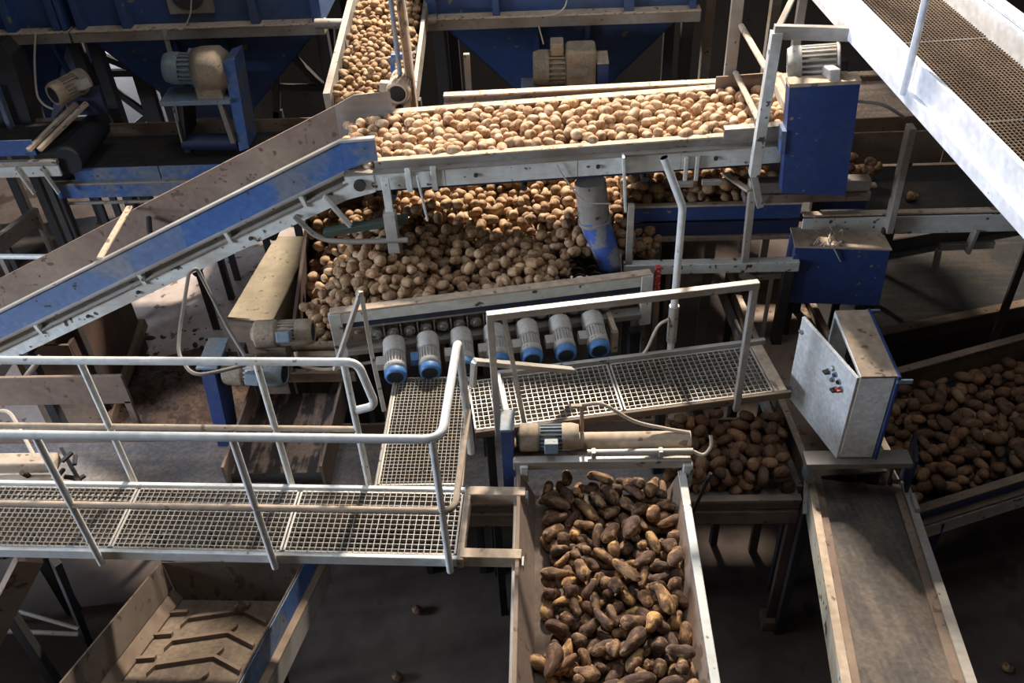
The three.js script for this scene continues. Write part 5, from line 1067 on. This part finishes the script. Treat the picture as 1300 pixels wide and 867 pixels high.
// bent conduit loop standing by the cross conveyor
single(G().pipe([P(330, 482, 2.1), P(291, 420, 2.3), P(250, 340, 2.75), P(240, 345, 2.75), P(228, 420, 2.45), P(226, 450, 2.35), P(245, 478, 2.3), P(285, 470, 2.3), P(312, 463, 2.3)], 0.014, 0.1), 'conduit_loop', M.cableDark, 'bent grey conduit rising to a point and looping back above the cross conveyor motor', 'conduit');
single(G().tube([P(52, 452, 1.75), P(40, 470, 1.7), P(20, 490, 1.65), P(-15, 500, 1.6)], 0.025), 'hose', M.cable, 'thick beige hose hanging from the foot of the sloping conveyor', 'hose');
single(G().tube([P(-5, 522, 1.9), P(12, 524, 1.9), P(28, 550, 1.85), P(45, 582, 1.85)], 0.014), 'cable', M.cable, 'thin beige cable above the dusty drive housing', 'cable');

// ---------------------------------------------------------------- potatoes
function potatoGeo(seed, bend, knob, taper) {
  const g = new THREE.SphereGeometry(1, 20, 14); g.rotateZ(Math.PI / 2);
  const p = g.attributes.position, v = V(0, 0, 0), r = mulberry(seed); const ph = [r() * 6, r() * 6, r() * 6, r() * 6];
  for (let i = 0; i < p.count; i++) {
    v.fromBufferAttribute(p, i);
    const n = 1 + knob * (Math.sin(v.x * 3.1 + ph[0]) * 0.5 + Math.sin(v.y * 2.6 + v.x * 2 + ph[1]) * 0.4 + Math.sin(v.z * 3.3 - v.x * 1.7 + ph[2]) * 0.4 + Math.sin(v.x * 6 + v.y * 4 + ph[3]) * 0.25);
    const k = (1 + taper * v.x) * Math.sqrt((1 - Math.pow(Math.min(0.9999, Math.abs(v.x)), 2.9)) / Math.max(1e-4, 1 - Math.min(0.9999, v.x * v.x)));
    p.setXYZ(i, v.x * (1 + knob * 0.3 * Math.sin(ph[1])), v.y * n * k, v.z * n * k + bend * (v.x * v.x - 0.4));
  }
  g.computeVertexNormals(); return g;
}
const spudGeos = [[1, 0.06, 0.06, 0.05], [2, -0.1, 0.15, 0.12], [3, 0.2, 0.18, -0.08], [4, 0, 0.1, 0.22], [5, -0.28, 0.16, 0.05], [6, 0.1, 0.22, -0.16], [7, 0.3, 0.18, 0.1], [8, 0.05, 0.2, -0.05]].map(a => potatoGeo(...a));
const spudCols = [[0.36, 0.26, 0.185], [0.3, 0.22, 0.165], [0.42, 0.305, 0.2], [0.26, 0.195, 0.15], [0.35, 0.25, 0.185], [0.55, 0.39, 0.22]];
const spudMats = spudCols.map(c => { const m = new THREE.MeshStandardMaterial({ map: dirtyPotatoMap, roughness: 0.8, bumpMap: dirtyPotatoMap, bumpScale: 0.002 }); m.color.setRGB(...c); return m; });
// settle potatoes one by one on a bed: each takes the lowest of several tries
function settle(seed, count, tries, sample, bed, size, opt = {}) {
  const r = mulberry(seed), cell = 0.1, grid = new Map(), out = [];
  const key = (x, z) => Math.floor(x / cell) + ',' + Math.floor(z / cell);
  const pack = opt.pack ?? 0.86;
  for (let n = 0; n < count; n++) {
    const [L, R] = size(r); let best = null;
    for (let k = 0; k < tries; k++) {
      const s = sample(r); if (!s) continue; const [x, z] = s;
      const yaw = r() * Math.PI * 2, pit = (r() - 0.5) * (opt.tilt ?? 0.6), ax = V(Math.cos(yaw) * Math.cos(pit), Math.sin(pit), Math.sin(yaw) * Math.cos(pit));
      const e = Math.max(0, L / 2 - R), sp = e > 0.01 ? [[-e, R * 0.92], [0, R], [e, R * 0.92]] : [[0, R]];
      let y = -1e9;
      for (const [q, rr] of sp) {
        const sx = x + ax.x * q, sz = z + ax.z * q, dy = ax.y * q;
        y = Math.max(y, bed(sx, sz) + rr * 0.9 - dy);
        const gi = Math.floor(sx / cell), gj = Math.floor(sz / cell);
        for (let i = -2; i <= 2; i++) for (let j = -2; j <= 2; j++) for (const o of grid.get((gi + i) + ',' + (gj + j)) || []) {
          const d2 = (o[0] - sx) ** 2 + (o[2] - sz) ** 2, rad = (rr + o[3]) * pack; if (d2 < rad * rad) y = Math.max(y, o[1] + Math.sqrt(rad * rad - d2) - dy);
        }
      }
      const score = y - bed(x, z); if (!best || score < best.score) best = { x, y, z, ax, yaw, L, R, sp, score };
    }
    if (!best || best.score > (opt.max ?? 9)) continue;
    for (const [q, rr] of best.sp) { const sx = best.x + best.ax.x * q, sy = best.y + best.ax.y * q, sz = best.z + best.ax.z * q, k = key(sx, sz); if (!grid.has(k)) grid.set(k, []); grid.get(k).push([sx, sy, sz, rr]); }
    best.roll = r() * 6.28; best.pick = r(); best.tone = r(); best.flat = 0.86 + r() * 0.2; out.push(best);
  }
  return out;
}
const poseQ = b => new THREE.Quaternion().setFromUnitVectors(V(1, 0, 0), b.ax).multiply(new THREE.Quaternion().setFromAxisAngle(V(1, 0, 0), b.roll));
function spudThing(b, label, group) {
  const m = new THREE.Mesh(spudGeos[Math.floor(b.pick * spudGeos.length)], spudMats[Math.floor(b.tone * spudMats.length)]);
  m.name = numbered('potato'); m.position.set(b.x, b.y, b.z); m.quaternion.copy(poseQ(b)); m.scale.set(b.L / 2, b.R, b.R * b.flat);
  m.castShadow = m.receiveShadow = true; m.userData = { label, category: 'potato', group }; scene.add(m);
}
// front conveyor: large, long potatoes, each its own thing
const long = r => { const t = r(); const R = 0.027 + r() * 0.015; return [t < 0.45 ? R * 2 * (1.05 + r() * 0.4) : R * 2 * (1.6 + r() * 1.25), R]; };
let front = settle(11, 330, 8, r => { const z = -4.08 + r() * 1.85; const w = r(); return [-0.06 + w * 0.78, z]; }, (x, z) => FBELT, long, { tilt: 0.45, max: 0.24 }).slice(0, 300);
const toneWord = ['brown', 'dull brown', 'tan', 'dark earthy', 'reddish brown', 'yellowish'];
front.forEach(b => {
  const q = b.L / b.R / 2, shape = q < 1.25 ? 'round' : q < 1.5 ? 'plump' : q < 2.2 ? 'long' : 'slender', w = toneWord[Math.floor(b.tone * spudMats.length)];
  spudThing(b, `${shape} ${w} potato among those heaped on the wide front belt`, `${shape} ${w} potatoes on the wide front belt`);
});
spudThing({ x: P(690, 845, 2.02).x, y: 2.02, z: P(690, 845, 2.02).z, ax: V(0.82, 0, 0.57).normalize(), L: 0.19, R: 0.035, roll: 1, pick: 0.7, tone: 0.8, flat: 1 }, 'slender potato lying apart at the edge of the wide front belt', 'large potatoes on the wide front belt apart');
// a few single potatoes elsewhere
for (const [px, py, y, lab] of [[305, 771, 1.13, 'single potato against the end wall of the ribbed belt'], [530, 775, 0.03, 'single potato on the dark floor beside the wide front belt'], [505, 860, 0.03, 'single potato in the pale patch of floor below the long walkway'], [1280, 848, 0.03, 'single potato on the floor right of the rising belt']]) {
  const p = P(px, py, y); spudThing({ x: p.x, y: p.y + 0.01, z: p.z, ax: V(0.8, 0, 0.6).normalize(), L: 0.095, R: 0.038, roll: 2, pick: 0.1, tone: 0.2, flat: 1 }, lab, undefined);
}
for (const [px, py, y] of [[1112, 212, 2.72], [1104, 216, 2.72], [1096, 215, 2.7], [1082, 200, 2.75], [1078, 213, 2.75], [1087, 218, 2.7], [1106, 206, 2.76]]) { const p = P(px, py, y + 0.04); spudThing({ x: p.x, y: p.y, z: p.z, ax: V(rnd() - 0.5, 0, rnd() - 0.5).normalize(), L: 0.1, R: 0.042, roll: rnd() * 6, pick: rnd(), tone: 0.4, flat: 1 }, 'potato in the small cluster beside the tall blue guard', 'potatoes beside the tall blue guard'); }
{ const p = P(1158, 250, 2.65); spudThing({ x: p.x, y: p.y, z: p.z, ax: V(1, 0, 0), L: 0.09, R: 0.04, roll: 0, pick: 0.3, tone: 0.4, flat: 1 }, 'single potato on the dark belt under the catwalk', undefined); }

// all the other potatoes: heap, loaded conveyors
const round = r => { const R = 0.032 + r() * 0.012; return [R * 2 * (1.05 + r() * 0.45), R]; }, small = r => { const R = 0.025 + r() * 0.009; return [R * 2 * (1.05 + r() * 0.45), R]; };
const rest = [];
// the heap behind the roller machine
const heapY = (x, z) => {
  const l = V(x, 0, z).sub(SORT).applyAxisAngle(V(0, 1, 0), -SORT_RY);          // along, across (negative = back)
  const back = -l.z, left = x + 2.08 + (z + 5.5) * -0.027;                          // distance from the bin wall
  let h = 2.43 + 0.09 * sm(0.1, 1.2, back);
  h -= 0.5 * (1 - sm(0.1, 0.75, left)) * (1 - sm(1.0, 2.1, back)); h -= 0.1 * (1 - sm(0.0, 0.5, left)) * (1 - sm(0.3, 0.9, back));
  h += 0.05 * Math.sin(x * 3.1 + z * 2) + 0.03 * Math.sin(x * 7 - z * 5);
  return h;
};
const heap = settle(21, 2200, 6, r => {
  const x = -2.14 + r() * 2.99, z = -7.3 + r() * 2.05, l = V(x, 0, z).sub(SORT).applyAxisAngle(V(0, 1, 0), -SORT_RY);
  if (l.z > -0.09 && l.x > -0.02) return null; if (l.x > 1.72 + 0.4 * (-l.z - 0.2) && l.z > -0.5) return null;
  if (x < -2.08 + (z + 5.5) * 0.027 + 0.06) return null; if (l.z > -0.05) return null; if (x < -1.62 && z > -5.72) return null;
  return [x, z];
}, (x, z) => heapY(x, z) - 0.16, round, { tilt: 1.0, max: 0.32 });
rest.push(...heap.map(b => ({ ...b, c: 0 })));
// loaded main conveyor
rest.push(...settle(22, 780, 7, r => { const x = -1.95 + r() * 3.7; return [x, ZN - 0.07 - r() * 0.7]; }, (x, z) => (x < -1.35 ? Math.min(yIn(x) - 0.28, yTop(-1.35) - 0.11) : yTop(x) - 0.11) + (x < -1.5 ? -0.0 : 0), round, { tilt: 0.9, max: 0.115 }).filter(b => b.x > -1.62 || b.score < 0.03).map(b => ({ ...b, c: 1 })));
// left end of the lower conveyor
rest.push(...settle(23, 420, 5, r => [0.6 + r() * 1.15, -6.36 - r() * 0.7], () => 2.61, round, { tilt: 0.9, max: 0.3 }).map(b => ({ ...b, c: 0 })));
// right end of the grey belt
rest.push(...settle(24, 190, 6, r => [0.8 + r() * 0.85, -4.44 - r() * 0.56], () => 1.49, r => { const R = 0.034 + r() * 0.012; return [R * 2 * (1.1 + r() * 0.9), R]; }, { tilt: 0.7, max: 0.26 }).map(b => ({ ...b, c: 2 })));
// wide conveyor on the right
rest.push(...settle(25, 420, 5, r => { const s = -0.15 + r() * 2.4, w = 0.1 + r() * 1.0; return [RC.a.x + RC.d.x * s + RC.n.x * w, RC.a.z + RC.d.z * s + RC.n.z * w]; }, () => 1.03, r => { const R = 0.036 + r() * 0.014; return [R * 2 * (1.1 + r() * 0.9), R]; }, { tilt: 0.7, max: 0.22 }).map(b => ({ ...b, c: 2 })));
// back conveyor
rest.push(...settle(26, 1150, 5, r => { const z = BC.z0 - 0.02 - r() * 3.6; return [BC.x0 + 0.06 + r() * 0.6 - 0.02 * (BC.z0 - z), z]; }, (x, z) => BC.y(z), small, { tilt: 0.8, max: 0.2 }).map(b => ({ ...b, c: 3 })));
{
  const mat = new THREE.MeshStandardMaterial({ map: potatoMap, roughness: 0.85 });
  const inst = new THREE.InstancedMesh(spudGeos[0], mat, rest.length), m = new THREE.Matrix4(), col = new THREE.Color(), r = mulberry(99);
  rest.forEach((b, i) => {
    m.compose(V(b.x, b.y, b.z), poseQ(b), V(b.L / 2, b.R, b.R * b.flat)); inst.setMatrixAt(i, m);
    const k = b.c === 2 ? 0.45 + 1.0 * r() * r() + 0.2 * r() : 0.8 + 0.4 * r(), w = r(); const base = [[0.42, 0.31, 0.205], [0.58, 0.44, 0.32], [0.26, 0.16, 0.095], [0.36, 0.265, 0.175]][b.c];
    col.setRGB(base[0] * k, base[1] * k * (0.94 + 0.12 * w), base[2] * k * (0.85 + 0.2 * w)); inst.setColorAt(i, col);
  });
  inst.name = 'potato_heaps'; inst.castShadow = inst.receiveShadow = true;
  inst.userData = { label: 'countless round potatoes heaped behind the roller machine and along the other conveyors', category: 'potatoes', kind: 'stuff' };
  scene.add(inst);
}
scene.traverse(o => { if (o.isMesh) { o.castShadow = true; o.receiveShadow = true; } });
renderer.render(scene, camera);
